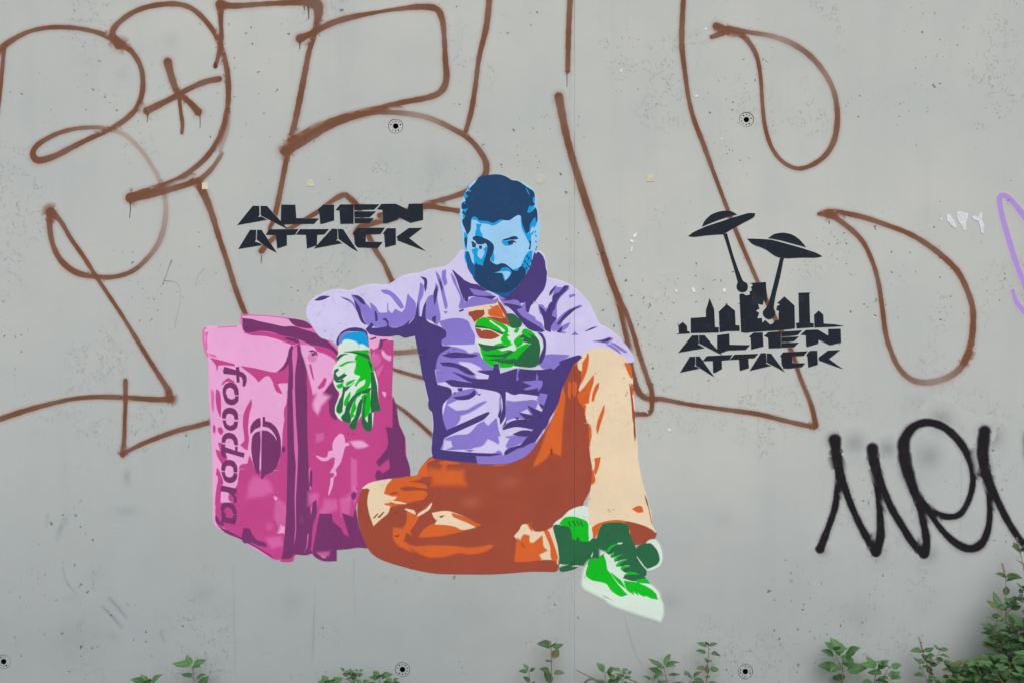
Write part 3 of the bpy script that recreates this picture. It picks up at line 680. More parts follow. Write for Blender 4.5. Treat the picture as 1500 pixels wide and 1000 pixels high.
    yield ('jacket','dark_fold', PD, 'p 633,662 700,668 702,677 660,674 634,670', 1)
    yield ('jacket','mid_fold', PM, 'p 698,668 735,668 758,660 776,650 787,647 772,665 745,677 700,678', 1)
    # ---- head
    yield ('face','', SKYB, 'p 703,262 690,272 683,283 677,297 675,315 676,330 679,350 681,372 683,385 690,400 705,418 722,428 737,432 750,430 765,415 778,395 783,375 787,355 790,335 788,320 785,300 783,285 775,275 755,266 730,262 715,262', 2.4)
    cy = ['A 335,660 380,640 430,685 540,702 600,722 700,676 740,688 700,700 650,735 600,755 540,735 440,722 400,690 350,682',
          'A 395,738 460,740 440,800 470,870 480,905 385,880 390,830 405,790', 'A 940,640 965,735 990,815 1040,860 1065,930 1050,980 1000,880 960,800 945,720',
          'A 1075,700 1125,650 1130,740 1090,800 1095,850 1050,885 1030,830 1050,760', 'A 250,840 290,880 280,960 285,1000 260,1000 255,930',
          'A 290,270 350,340 300,345', 'A 255,360 310,400 270,440 250,420', 'A 230,520 290,540 270,620 285,660 250,700 235,640', 'A 1095,400 1112,420 1105,470', 'A 1040,500 1110,520 1060,600 1000,620',
          'B 250,0 290,60 285,130 275,230 255,150', 'B 345,215 400,200 450,225 520,160 535,230 490,360 480,425 420,400 370,400 355,350 370,290 350,250',
          'B 265,240 300,240 290,330 270,380 255,300', 'B 705,120 780,108 855,112 845,150 800,166 750,166 722,145', 'B 575,300 600,240 615,290 612,365 580,350',
          'B 1060,230 1082,240 1072,330 1050,400 1015,500 985,490 960,440 900,480 840,468 930,430 955,390 985,320 1012,270', 'B 690,440 730,400 790,420 850,470 820,500 760,500',
          'B 1040,0 1075,0 1060,80 1050,130 1035,60']
    for m in cy:
        yield ('face','cyan_shade', CYAN, m, .7)
    for m in ('B 425,230 470,210 492,240 480,290 455,325 420,290', 'B 385,150 430,140 500,150 525,155 500,190 460,215 420,200 395,180', 'B 330,300 365,340 360,380 335,350', 'A 1070,800 1085,770 1090,810 1060,850'):
        yield ('face','light_patch', SKYB, m, .6)
    yield ('beard','', NAVY, 'B 285,330 320,300 345,370 370,412 400,380 415,402 440,400 480,422 490,360 512,300 532,230 530,160 480,122 430,112 390,110 358,95 355,65 400,48 470,70 550,105 600,150 612,190 602,250 577,300 565,345 600,380 650,402 700,385 750,392 800,430 850,470 900,478 925,440 960,420 985,440 1000,480 1002,520 960,590 880,680 800,770 740,788 690,778 640,755 540,710 440,650 380,590 330,500 296,440', .6)
    for m in ('B 265,240 300,245 322,310 345,375 372,420 375,560 330,500 296,440 280,350', 'B 600,735 700,750 800,735 870,690 800,770 740,788 690,778 640,755'):
        yield ('beard','blue_tone', BEARD, m, 1)
    yield ('beard','mouth', CYAN, 'B 620,498 680,480 720,440 780,440 825,490 800,545 750,598 735,570 715,502 670,500', .8)
    yield ('beard','mouth', SKYB, 'B 650,495 715,485 790,485 812,500 790,545 752,585 740,540 720,500', .8)
    yield ('hood','', PD, 'B 1108,248 1085,330 1052,430 1008,515 950,600 875,690 800,770 830,800 1000,700 1120,500 1130,300', .6)
    for m in ('B 345,150 392,140 388,190 350,182', 'B 392,112 512,120 490,145 440,152 400,140', 'B 430,170 462,170 466,202 438,210', 'B 790,110 850,105 888,132 850,126 835,150 800,156 780,132', 'B 340,115 370,125 380,150 345,145'):
        yield ('eyes','', NAVY, m, .5)
    yield ('eyebrow','', NAVY, 'B 708,106 740,90 790,74 850,55 892,60 908,82 870,92 800,95 750,106', .5)
    yield ('hair','', NAVY, 'A 330,290 380,240 440,162 520,148 610,134 690,137 760,160 830,202 900,213 960,245 1010,285 1080,325 1108,365 1112,405 1095,450 1112,500 1085,515 1050,520 1025,560 1015,600 1060,600 1120,535 1135,560 1145,640 1138,720 1115,650 1080,690 1050,750 1040,830 1010,850 985,800 960,730 945,640 910,625 860,650 800,690 750,690 690,680 600,722 540,700 430,690 410,660 380,642 345,655 332,720 325,810 285,870 262,800 235,740 228,690 255,650 225,600 250,570 218,540 225,480 270,460 262,430 305,400 270,360 290,340 335,350 320,310', .7)
    for m in ('A 1000,290 1030,340 1048,390 1020,340', 'A 1095,410 1112,430 1105,480 1090,460', 'A 1050,510 1065,560 1040,600 1030,570', 'A 240,560 290,550 260,600', 'A 240,480 260,475 262,490', 'A 240,610 262,640 245,680'):
        yield ('hair','cyan_strand', CYAN, m, .5)
    for m in ('B 1045,110 1066,110 1062,160 1056,212 1038,212 1050,160', 'B 1115,40 1130,50 1128,70', 'B 1118,110 1132,115 1128,135', 'B 1128,175 1142,180 1138,205', 'B 1118,205 1135,212 1125,232', 'A 1110,820 1122,828 1115,850', 'A 1118,870 1132,878 1126,895',
              'B 1005,285 1030,290 1015,320', 'B 1035,300 1050,320 1030,350', 'B 985,350 1005,360 990,390', 'B 1010,380 1030,390 1015,420', 'B 960,390 975,400 962,420', 'B 1060,340 1075,350 1062,380', 'B 1000,430 1020,440 1005,470', 'B 1040,400 1050,420 1030,440',
              'B 252,80 275,60 285,110 275,200 262,150'):
        yield ('hair','whisker', NAVY, m, .4)
    # ---- wrist and hanging glove
    yield ('wrist','', PD, 'H 235,180 300,70 400,15 500,0 600,15 670,60 690,180 700,280 600,70 480,50 350,60 280,130 255,270 235,240', .8)
    yield ('wrist','', PM, 'H 290,110 360,70 420,65 330,130 290,200 270,250 265,190', .8)
    yield ('wrist','', CYAN, 'H 300,190 340,120 440,70 560,65 640,75 690,200 695,290 640,260 590,330 560,320 545,240 490,195 420,190 400,178 340,180 300,240', .8)
    yield ('hanging_glove','', GP, 'H 260,260 310,230 340,182 400,175 480,195 540,230 560,325 565,245 610,240 660,270 700,300 720,400 740,500 780,620 830,800 I 835,300 870,500 770,520 745,780 690,810 650,790 600,560 550,640 500,780 440,770 420,690 330,660 290,640 250,600 215,540 215,450 260,330 280,250 225,180 190,90 200,0 H 190,780 200,700 175,660 190,580 250,480 240,420 260,380', 1)
    for m in ('H 400,345 520,330 600,330 700,320 710,400 740,500 780,620 740,650 700,880 720,930 600,960 560,1000 500,980 600,900 700,780 720,700 680,500 700,600 640,600 600,480 620,560 560,560 560,620 620,650 600,700 520,680 490,660 520,500 500,450 530,380 490,360',
              'H 530,370 700,390 720,560 740,700 700,860 560,960 480,1000 540,900 640,830 660,740 560,790 520,850 500,840 560,740 620,660 500,670 520,500',
              'H 260,560 330,520 400,490 520,490 400,510 300,560', 'H 380,800 440,770 510,750 450,800 370,850', 'H 300,690 350,650 340,700 270,740', 'H 230,840 320,800 330,860 260,880',
              'I 430,230 430,290 400,370 420,380 380,450 340,420 360,340', 'I 520,290 600,260 540,300 500,400 520,460 470,560 500,580 440,620 430,580 460,450', 'I 640,270 720,230 725,480 700,560 640,620 600,560 620,400 560,540 600,400 600,300',
              'I 280,330 330,320 300,440 320,520 270,560 225,500 250,400'):
        yield ('hanging_glove','bright_tone', GB, m, .7)
    for m in ('H 230,440 290,390 400,375 330,400 270,450 250,480', 'H 330,350 440,345 560,360 700,400 725,470 650,430 540,385 440,360', 'H 200,620 250,590 260,620 210,660 250,720 350,670 380,690 300,750 250,760 340,790 230,790 195,740', 
              'H 340,870 420,850 500,790 430,850 390,900 350,940 340,1000 310,1000', 'I 330,150 380,180 350,240 330,340 310,500 260,545 230,520 270,360 310,280', 'I 480,290 560,240 720,180 700,220 560,270 500,320 450,440 420,520 440,640 430,690 330,660 300,600 350,540 370,450 430,350', 
              'I 580,350 610,330 590,520 540,650 510,775 450,780 420,720 500,600 540,440', 'I 640,300 670,290 640,420 640,560 650,640 690,690 700,560 745,520 745,780 700,812 650,790 600,690 620,500',
              'H 735,640 770,640 820,850 I 830,300 875,500 770,525 740,540 730,400 740,200', 'H 690,470 740,520 750,620 720,560', 'H 270,740 340,760 320,780', 'I 600,230 740,170 700,240 600,260'):
        yield ('hanging_glove','dark_tone', GD, m, .7)
    # ---- phone and the raised glove
    yield ('phone','', TC, 'J -50,270 100,240 300,210 450,190 500,150 560,220 640,330 700,470 740,580 700,620 500,700 580,760 400,850 200,830 100,700 60,560 20,480', 1)
    yield ('phone','orange_tone', TO, 'J 330,320 380,280 440,240 500,230 560,330 590,430 640,440 600,450 500,430 380,410 330,380', 1)
    for m in ('J -40,340 30,330 100,310 200,310 230,300 245,380 200,420 120,480 60,520 0,420 -40,400', 'J 180,440 300,430 450,440 560,460 640,450 740,580 720,620 640,590 500,520 350,460 220,460',
              'J 490,140 550,190 640,330 700,480 660,500 620,400 560,300 510,210', 'J 80,640 160,640 190,690 250,670 360,680 520,770 450,810 300,850 180,820 120,750', 'J 300,310 360,285 320,320', 'J 340,232 390,238 375,255'):
        yield ('phone','case_edge', TD, m, .7)
    yield ('raised_glove','', GP, 'J 70,560 120,490 250,440 400,480 560,550 640,580 740,610 900,600 1000,640 1120,690 1200,740 1270,860 1310,1000 K 1300,380 1250,520 1230,620 1100,700 860,720 600,730 400,720 200,540 170,420 110,300 90,200 200,210 400,220 520,180 560,120 450,60 260,20 90,0', 1)
    for m in ('J 85,550 140,480 240,450 340,470 440,500 560,560 650,610 680,700 640,750 590,700 580,640 440,560 360,520 300,500 420,560 520,640 560,700 480,690 350,640 220,600 80,600',
              'J 550,830 600,760 640,740 680,770 660,820 730,890 720,900 660,950 600,930', 'J 790,870 900,760 950,830 960,870 900,950 840,980', 'J 960,660 1000,650 1110,700 1180,770 1100,830 1000,790 930,720',
              'J 790,700 830,630 880,650 840,720', 'K 440,310 560,280 620,320 760,290 700,330 500,390 560,430 620,420 830,360 700,450 840,380 1000,300 1110,290 980,370 860,520 800,620 760,700 640,720 520,720 520,650 420,640 410,720 250,600 200,480 170,370 260,420 350,380 440,330',
              'J 640,560 740,610 690,600', 'J 580,740 600,700 700,770 640,780'):
        yield ('raised_glove','bright_tone', GB, m, .8)
    for m in ('J 80,590 200,600 350,640 560,700 590,720 580,750 480,710 350,650 200,630 80,620', 'J 640,370 700,370 780,380 850,440 930,540 890,620 840,630 740,620 690,500', 'K 130,280 250,310 440,330 620,330 680,340 560,370 440,390 300,420 200,380', 'K 230,490 400,490 560,490 700,430 740,370 830,390 640,530 500,560 330,580 480,580 640,560 620,530 460,530 300,510',
              'K 320,590 440,590 800,560 860,520 900,450 1110,290 950,250 970,190 890,170 940,120 1040,180 1110,210 1090,130 1180,160 1240,250 1265,370 1250,520 1240,640 1180,700 1080,720 860,700 790,690 780,640 700,650 560,640 480,600',
              'J 1060,740 1040,740 1080,760', 'K 620,630 780,600 780,650 700,660'):
        yield ('raised_glove','dark_tone', GD, m, .8)
    for m in ('K 640,370 760,340 830,380 790,420 720,400', 'J 350,490 450,560 560,630 620,680 600,700 520,620 420,560 340,500'):
        yield ('raised_glove','light_line', GP, m, .7)
    yield ('raised_glove','light_line', GB, 'K 800,500 880,460 990,350 1110,285 1010,370 880,510 830,580', .7)
    yield ('jacket','dark_fold', PD, 'K 418,655 505,655 512,790 400,790', .6)
    # ---- shoes
    yield ('shoe','', GP, 'P 180,120 240,60 300,30 380,10 430,30 440,160 470,250 480,330 440,380 400,500 330,620 150,620 130,450 80,210', 2)
    yield ('shoe','bright_tone', GB, 'P 140,190 190,130 260,115 330,125 430,175 440,300 450,380 300,440 240,400 240,260 180,215', .8)
    yield ('shoe','dark_tone', GD, 'P 75,230 95,198 170,210 235,225 265,280 270,340 310,370 330,320 360,370 450,375 480,345 530,340 560,240 600,190 720,175 810,180 860,210 870,280 920,400 950,470 900,480 700,440 640,470 600,530 500,565 470,560 440,610 330,620 140,610 125,430', .8)
    yield ('shoe','dark_tone', GD, 'P 140,650 200,625 320,618 240,640 330,640 280,665 170,688 145,680', .8)
    for m in ('P 225,160 240,170 260,220 245,205', 'P 265,145 285,160 320,220 300,205', 'P 310,150 330,165 355,215 340,205', 'P 350,155 370,170 390,220 375,210'):
        yield ('shoe','lace', GD, m, .3)
    yield ('shoe','light_line', GP, 'P 490,485 475,520 465,560 475,545', .5)
    yield ('shoe.001','sole', GP, 'P 1060,390 1120,360 1170,400 1200,480 1205,570 1170,630 1080,670 1040,660', 3)
    yield ('shoe.001','', GP, 'P 415,700 400,760 400,840 480,890 600,950 700,990 Q 300,640 400,730 500,770 700,840 800,870 900,900 920,850 915,750 890,690 880,640 800,560 700,520 560,420 470,330 350,230 300,210 300,300 180,300 140,350 120,430 115,490', 6)
    yield ('shoe.001','dark_tone', GD, 'P 950,440 1000,400 1060,392 1100,400 1160,470 1185,560 1160,610 1060,660 1000,600 950,520', 1)
    yield ('shoe.001','bright_tone', GB, 'Q 310,230 335,290 350,380 390,430 450,520 545,630 560,640 500,660 400,600 350,530 300,510 200,490 140,450 128,410 150,340 180,270 240,280', 1)
    yield ('shoe.001','bright_tone', GB, 'Q 530,500 600,510 680,520 760,560 850,620 885,690 820,680 750,650 740,660 700,640 640,580 680,650 620,600 630,640 560,590', 1)
    yield ('shoe.001','bright_tone', GB, 'Q 390,410 440,450 500,500 545,580 480,530 430,470', .6)
    yield ('shoe.001','dark_tone', GD, 'Q 345,200 380,150 450,110 600,100 650,160 700,260 760,380 760,440 740,450 790,520 700,500 620,500 520,470 540,440 690,430 620,405 540,410 490,370 510,345 600,345 560,330 500,345 450,350 445,330 500,290 570,275 530,270 430,300 425,280 510,220 440,240 400,260 385,240 430,195 370,225', .6)
    yield ('shoe.001','bright_tone', GB, 'Q 640,500 760,480 800,525 720,520', 1)
    yield ('shoe.001','bright_tone', GB, 'Q 355,175 400,130 500,105 420,135 380,170 360,200', .6)
    yield ('shoe.001','light_line', GP, 'Q 660,240 720,320 760,380 710,320', .4)
    yield ('shoe.001','light_line', GP, 'Q 460,105 515,100 500,112 470,114', .5)
    for m in ('Q 395,235 430,195 415,230 400,255', 'Q 420,275 455,240 510,220 465,250 440,290', 'Q 450,325 480,295 570,275 510,300 465,350', 'Q 490,370 510,345 600,345 530,365 505,390', 'Q 530,440 560,415 600,405 690,432 600,430'):
        yield ('shoe.001','lace', GB, m, .4)

def lettering_large():
    L = []
    L.append(['a 305,120 395,122 400,250 378,285 430,278 510,322 80,398', 'a 420,122 510,122 805,448 700,400 430,262 422,240'])
    L.append(['a 725,105 925,105 938,300 1270,305 1200,380 740,385 720,360'])
    L.append(['a 1340,103 1485,105 b 92,105 92,330 a 1320,380 1295,378 1285,240 1260,175'])
    L.append(['b 185,100 375,103 378,378 190,380 175,185 120,180', 'b 390,100 755,97 680,172 392,180', 'b 392,200 705,200 615,285 395,288', 'b 395,300 675,300 610,370 397,372'])
    L.append(['b 790,92 1000,90 1175,180 1190,90 1392,92 1396,322 1215,365 1170,345 1040,280 1020,320 870,372 815,372 805,175 725,168'])
    L.append(['a 265,472 350,472 348,610 330,640 410,670 440,690 95,748', 'a 370,472 430,472 655,802 540,745 425,660 365,610'])
    L.append(['a 550,468 970,460 920,540 800,545 800,695 665,740 645,545 495,540'])
    L.append(['a 1000,462 1415,460 1350,535 1245,540 1240,695 1100,740 1085,540 940,538'])
    L.append(['b 65,455 140,458 140,600 120,632 150,628 212,665 -195,740', 'b 155,458 225,462 440,785 350,735 160,600'])
    L.append(['b 445,445 835,440 770,530 555,535 555,645 800,650 770,690 730,735 440,725 400,680 390,540 375,520'])
    L.append(['b 870,448 995,448 997,685 845,725 830,530 812,522', 'b 1190,445 1385,440 1190,590 1430,775 1280,720 1030,625 1015,570'])
    return L

def lettering_small():
    L = []
    L.append(['f 320,238 420,236 424,370 410,392 440,392 520,438 98,512', 'f 436,236 520,236 805,550 690,490 436,360'])
    L.append(['f 732,235 922,208 926,385 1258,390 1190,465 900,475 780,515 735,480'])
    L.append(['f 1320,195 1465,190 1478,410 1285,458 1275,270 1250,255'])
    L.append(['g 230,185 425,175 430,435 235,440 225,270 160,245', 'g 440,180 775,155 700,230 440,255', 'g 440,268 720,255 645,328 440,345', 'g 440,358 720,350 640,425 440,430'])
    L.append(['g 840,150 1035,145 1205,245 1205,135 1400,130 1408,350 1225,390 1045,300 1035,365 860,418 845,400 840,230 755,225'])
    L.append(['f 285,580 368,578 370,700 350,738 385,738 435,770 125,835', 'f 385,575 440,575 680,905 590,850 385,720'])
    L.append(['f 565,568 970,548 925,628 800,640 802,775 690,838 665,835 660,645 500,645'])
    L.append(['f 1010,545 1395,530 1330,600 1230,605 1242,760 1100,805 1085,620 935,630'])
    L.append(['f 1440,522 1500,520 g 185,520 195,660 185,688 270,725 g -75,805 ', 'g 205,525 270,530 495,828 400,770 205,670'])
    L.append(['g 470,508 865,488 800,560 610,570 615,685 825,685 770,745 560,770 475,765 445,700 440,580 420,570'])
    L.append(['g 900,485 1018,480 1028,705 880,750 865,570 848,550', 'g 1200,478 1395,468 1210,615 1440,775 1280,720 1050,635 1050,590'])
    return L

def skyline():
    B = ['d 70,988 108,980 100,862 165,798 232,860 240,945 278,955 278,980 110,990',
         'd 300,735 548,718 548,600 605,415 675,590 690,882 750,885 750,965 302,975',
         'd 758,628 882,508 1015,615 1025,850 1088,855 1090,940 880,945 770,962',
         'd 1092,350 1130,335 1165,345 1190,368 1262,355 1260,305 1300,280 1280,235 1310,200 1295,175 1255,165 e 185,150 190,250 205,400 190,490 150,430 135,515 55,500 80,575 20,615 75,650 45,740 120,735 130,815 175,765 255,840 300,825 345,768 400,770 395,660 405,620 360,600 370,540 425,510 375,490 488,385 650,530 658,900 430,925 150,945 -50,960 d 1200,972 1120,960',
         'e 720,325 890,320 905,812 962,820 962,880 690,900 680,815 730,808',
         'e 975,680 1048,615 1118,680 1125,825 1300,835 1455,858 1300,872 980,885']
    return B

def ufos():
    one = ['c 270,178 290,135 340,85 400,60 450,52 510,58 552,80 440,112 350,145', 'c 158,255 200,225 300,180 450,130 560,95 650,70 700,72 690,100 600,150 500,205 440,240 400,242 300,250 200,262', 'c 445,240 470,235 530,440 600,620 c 632,640 640,670 630,700 595,712 560,695 550,660 560,630']
    two = ['c 808,272 860,240 930,230 1000,245 1060,285 1112,345 1000,315 900,288', 'c 638,278 720,280 830,288 950,318 1080,355 1200,395 1245,420 1200,430 1080,430 970,435 900,430 860,415 780,360 680,320', 'c 905,435 932,435 900,600 870,720 850,840 862,880 850,915 810,932 770,905 765,870 790,840 815,790']
    return one, two

BROWN = [
 'q -20,320,35 0,280,35 50,240,38 150,185,30 250,160,32 350,155,33 450,163,30 550,185,30 620,215,38 680,250,50 740,290,38 790,370,36 805,450,36 800,530,36 770,610,34 700,680,34 600,740,32 500,785,36 400,835,40 300,885,40 215,905,45 185,870,38 210,820,34 280,775,32 350,745,32 440,725,30,.85 540,720,28,.75 620,730,28,.65 700,760,28,.5 760,810,28,.5 820,880,28,.5 870,960,30,.5 r 890,150,30,.5 930,270,32,.5 930,400,34,.6 900,510,34,.7 840,600,32,.8 750,680,34,.9 640,715,32 530,712,34 430,690,38 350,630,38 300,540,36 280,430,42 285,350,60',
 'r 285,350,60 340,400,34 400,500,28 470,600,28 540,710,28 600,800,28 680,920,26 730,1000,24 s 750,110,28 830,240,30 900,350,36 950,430,44 960,475,50 900,480,40 800,475,34 700,468,32 550,465,30 420,475,30 300,500,32 150,540,34 0,590,34 -60,615,34',
 'q 22,280,30 12,400,26 2,520,22 -10,640,20',
 's 707,375,30 707,500,28 703,600,28 700,700,32 692,790,36',
 's 692,785,36 720,770,30 800,730,32 900,690,32 1000,655,32 1100,630,32 1190,605,34 1300,570,34',
 'q 670,250,70 635,200,50 650,150,40 720,90,34 800,50,32 900,28,34 1000,25,36 1080,50,36 1150,110,36 1210,190,34 1250,280,34 1280,400,34 1287,500,38 1283,600,36 1262,700,36 1225,800,36 1160,890,34 1080,960,32 r 1000,164,32 900,205,36 800,240,44 735,270,60',
 'r 735,270,58 850,250,52 950,225,46 1050,195,42 1100,180,50 1140,230,50 1190,350,40 1230,480,38 1280,630,36 1320,760,34 1360,870,32 1400,960,30 1420,1010,30',
 'q 1290,640,26,.5 1280,740,28,.55 1240,850,28,.6 r 1250,20,28,.7 1190,110,32,.85 1120,175,40',
 'q 945,350,55 965,430,45 1000,520,40 1070,580,40 1115,630,55',
 'q 1235,447,38 1150,465,36 1050,510,34 960,560,40 830,625,55',
 'q 1010,560,26 1020,640,26 1028,700,26 1025,750,20',
 't 75,20,50 78,100,28 80,200,30 60,300,26 50,325,18',
 't 75,25,45 150,30,34 300,20,32 400,15,34 480,10,45 540,20,70 555,60,50 540,150,34 510,250,34 490,350,34 465,480,34 440,600,34 410,720,40 385,850,30 355,1000,30 a 600,350,80 560,420,70 540,520,50',
 'b 420,80,70 330,10,90 250,-40,90 160,-10,90 50,60,80 a 1300,180,80 1100,300,80 900,420,85 600,600,80 430,780,100',
 'b 350,40,80 450,150,80 560,450,80 620,600,90 720,800,90 820,950,80 C 830,180,60 870,260,60',
 't 465,190,50 520,165,34 620,115,34 720,85,34 850,60,22 950,45,26 1050,35,34 1130,45,36 1160,100,34 1170,200,30 1175,300,34 1180,380,36 1160,440,36 1100,475,32 950,505,34 800,545,38 650,585,40 500,650,45 390,735,60',
 't 400,740,50 500,680,45 600,620,40 700,580,36 800,555,30 900,550,30,.85 1000,558,30,.7 1100,580,30,.75 1200,625,32,.85 1290,680,32 1350,750,34 1375,810,36 1360,870,34 1290,930,32 1200,965,30 1080,1000,32 p 600,312,9 575,320,9 556,325,9 530,332,11 522,342,12',
 'p 556,316,9 590,310,9 625,303,9 650,306,8 675,310,8',
 't 1390,-10,32 1375,130,34 1340,280,30 1320,430,28 1300,550,28 1275,640,26',
 'u 520,-10,38 512,150,34 508,300,34 506,400,34',
 'u 455,545,55 475,650,50 495,750,50 520,850,50 550,950,48 p 858,295,12 873,340,12 892,400,11 906,442,10 918,496,9 923,528,9 929,556,10 937,576,10 951,584,9 968,584,8 1010,592,7.5 1060,599,7.5 1110,606,8 1155,617,8.5 1192,625,9.5',
 'p 1195,623,9 1188,592,8 1172,552,8 1160,516,8 1135,466,8 1109,411,7.5 1077,336,7 1063,300,7 1046,255,7.5 1030,211,8 1017,177,8 1009,146,8 1004,112,8.5 999,70,9 999,39,9 1001,0,9 1002,-20,9',
 'p 895,410,9 906,436,9 918,460,8 928,490,8 937,520,8 948,553,8 954,570,9 955,587,9 954,601,8.5 947,606,9 930,606,9',
 'v 190,150,52 260,180,48 330,200,36 380,250,32 420,330,30 440,450,28 450,600,26 465,720,26 500,830,26 560,910,28 640,950,30 720,935,32 800,880,34 850,800,36 870,700,36 868,600,36,.9 845,500,36,.8 790,400,38,.8 710,310,36,.85 610,245,36,.75 500,205,34,.75 380,185,34,.85 260,165,45',
 'v 165,210,30 220,190,40',
 'h 345,130,25 400,125,56 480,125,34 600,150,34 720,190,34 850,240,36 960,305,36 1060,385,36 1130,460,38 1180,560,40 1210,660,42 1212,760,42 1200,860,42 1165,960,42 i 1190,60,42,.9 1140,150,42,.8 1060,205,40,.75 950,230,40,.75 860,210,38,.8 790,140,36,.9 745,40,34 h 720,800,32 700,650,30 680,520,32 650,410,32 600,300,32 540,230,34 450,160,34 400,130,50',
 'p 612,514,9,.8 590,516,9,.8 570,517,9,.8',
 'p 560,536,5 580,542,5.5 600,548,6 622,554,6',
 'p 572,588,5 590,600,6 612,618,6.5 636,640,6.5',
]
DRIPS = ['q 830,650,5 832,670,4 828,690,3', 'q 1127,650,5 1128,690,4 1127,722,3', 'r 734,295,6 735,330,5 731,382,4', 't 465,205,6 464,238,4', 't 505,40,7 508,70,6 507,95,4', 't 485,35,5 486,52,4', 'u 501,415,5 502,450,4 502,490,3', 'a 432,850,12 430,900,12 425,955,8', 'h 402,170,6 402,183,4', 'q 1212,360,14 1214,378,22']
BLACKTAG = [
 'k 312,190,95 325,300,70 338,400,56 330,500,50 310,620,47 270,740,47 220,870,70',
 'k 325,300,68 350,410,56 400,560,52 460,700,54 520,810,62 570,890,66 597,800,63 597,680,54 587,550,51 572,400,68 555,300,77 548,243,86',
 'k 560,330,68 600,450,52 660,600,52 730,720,54 800,830,62 872,900,66 888,830,62 867,700,59 845,600,62 800,480,72 760,350,88 745,250,88 748,190,86 790,120,70 850,85,62 920,80,62 1000,110,59 1080,180,56 1140,270,52 1175,370,47 1177,470,47 1150,570,47 1100,650,47 1030,670,47 950,650,47 880,600,50',
 'k 850,560,50 930,680,45 1000,770,47 1080,840,54 1160,870,56 1230,840,59 1270,760,52 1285,650,47 1280,500,54 1260,400,75 1240,280,81 1245,200,85 1252,135,90',
 'k 1262,400,63 1330,560,50 1400,700,50 1480,820,50 1560,900,52 1640,930,56',
 'k 1540,160,79 1535,250,75 1560,400,68 1590,560,56 1640,760,56']
PURPLE = ['h 1540,200,38 1450,78,38 1390,25,42 1362,40,40 1370,110,36 1392,200,36 1440,360,36 1490,500,36 1535,620,38 1545,680,40 1510,685,40 1460,630,34 1437,565,28']
PENCIL = ['r 966,622,9,.8 945,680,4,.7 925,737,5,.8 980,742,4,.6 1010,770,4,.4 1015,850,5,.35 1000,920,6,.3 985,1000,6,.3', 'r 1152,668,4,.6 1115,710,4,.5 1105,770,4,.4']

# ================================================================ THE SETTING
def ground_mat():
    m, t, p = base_mat('dry_soil')
    geo = N(t, 'ShaderNodeNewGeometry'); P = geo.outputs['Position']
    a = sstep(t, noise(t, P, 3, 6, .65).outputs[0], .35, .68); b = sstep(t, noise(t, P, 60, 4, .7).outputs[0], .4, .65)
    c = mixc(t, a, (.11, .095, .07, 1), (.16, .145, .115, 1)); c = mixc(t, math_n(t, 'MULTIPLY', b, .6), c, (.06, .055, .04, 1))
    t.links.new(c, p.inputs['Base Color']); setin(p, Roughness=.95)
    bm = N(t, 'ShaderNodeBump'); bm.inputs['Distance'].default_value = .01; t.links.new(noise(t, P, 90, 5, .7).outputs[0], bm.inputs['Height'])
    t.links.new(bm.outputs[0], p.inputs['Normal']); return m
def build_ground():
    xs = [-120, -30, -8] + [i * .1 for i in range(-35, 36)] + [8, 30, 120]; ys = [-120, -30, -8] + [i * .1 for i in range(-35, 2)] + [1, 8, 30, 120]
    from mathutils import noise as mn
    v = []; f = []
    for y in ys:
        for x in xs:
            near = max(0, 1 - abs(y) / 4) * max(0, 1 - abs(x) / 5)
            v.append((x, y, -.01 + near * .03 * mn.noise(Vector((x * 2.3, y * 2.3, 0)))))
    W_ = len(xs)
    for j in range(len(ys) - 1):
        for i in range(W_ - 1): f.append((j*W_+i, j*W_+i+1, (j+1)*W_+i+1, (j+1)*W_+i))
    tag(mesh_obj('ground', v, f, [ground_mat()], smooth=True), kind='structure')
build_ground()

# ---- the wall: two cast panels, the joint between them, the form-tie holes
HOLES = [(579.5, 185, 11), (1093.5, 175.5, 11), (5, 968.5, 10.5), (589.5, 980, 11), (1092, 983, 11)]
def circle(cx, cz, r, n): return [(cx + math.cos(6.283185 * i / n) * r, cz + math.sin(6.283185 * i / n) * r) for i in range(n)]
wall = tag(empty('concrete_wall', (0, 0, 0)), 'grey concrete wall with pitted surface, form-tie holes and a vertical joint', 'wall')
TH = .28; HT = 2.7
def wall_panel(x0, x1):
    hs = [h_ for h_ in HOLES if x0 < wx(h_[0]) < x1]
    outer = [(x0, -.3), (x1, -.3), (x1, HT), (x0, HT)]
    # cut the face into columns so that its triangles stay well shaped
    loops = [outer] + [circle(wx(h_[0]), wz(h_[1]), h_[2] * S, 24)[::-1] for h_ in hs]
    v = []; f = []
    flatp = [q for l in loops for q in l]
    for q in flatp: v.append((q[0], 0, q[1]))
    for tri in tessellate_polygon([[Vector((q[0], q[1], 0)) for q in l] for l in loops]): f.append(tri)
    b = len(v); v += [(x0 + .0, TH, -.3), (x1, TH, -.3), (x1, TH, HT), (x0, TH, HT)]
    for i in range(4): f.append((i, (i+1) % 4, b + (i+1) % 4, b + i))
    f.append((b+3, b+2, b+1, b))
    k = 4
    for h_ in hs:      # short reveal round each plug
        s0 = k; bb = len(v)
        for i in range(24): q = flatp[s0+i]; v.append((q[0], .012, q[1]))
        for i in range(24): j = (i+1) % 24; f.append((s0+i, s0+j, bb+j, bb+i))
        k += 24
    mesh_obj('wall_panel', v, f, [M_WALL], wall)
wall_panel(-7.0, XJ - .0008); wall_panel(XJ + .0008, 7.0)
mesh_obj('joint_filler', [(XJ - .0008, .0009, -.3), (XJ + .0008, .0009, -.3), (XJ + .0008, .0009, HT), (XJ - .0008, .0009, HT)], [(0, 1, 2, 3)], [M_WALL], wall)
def hole_mats():
    m, t, p = base_mat('dark_bore'); p.inputs['Base Color'].default_value = (.008, .008, .008, 1); setin(p, Roughness=1); p.inputs['Specular IOR Level'].default_value = 0
    return m
M_BORE = hole_mats()
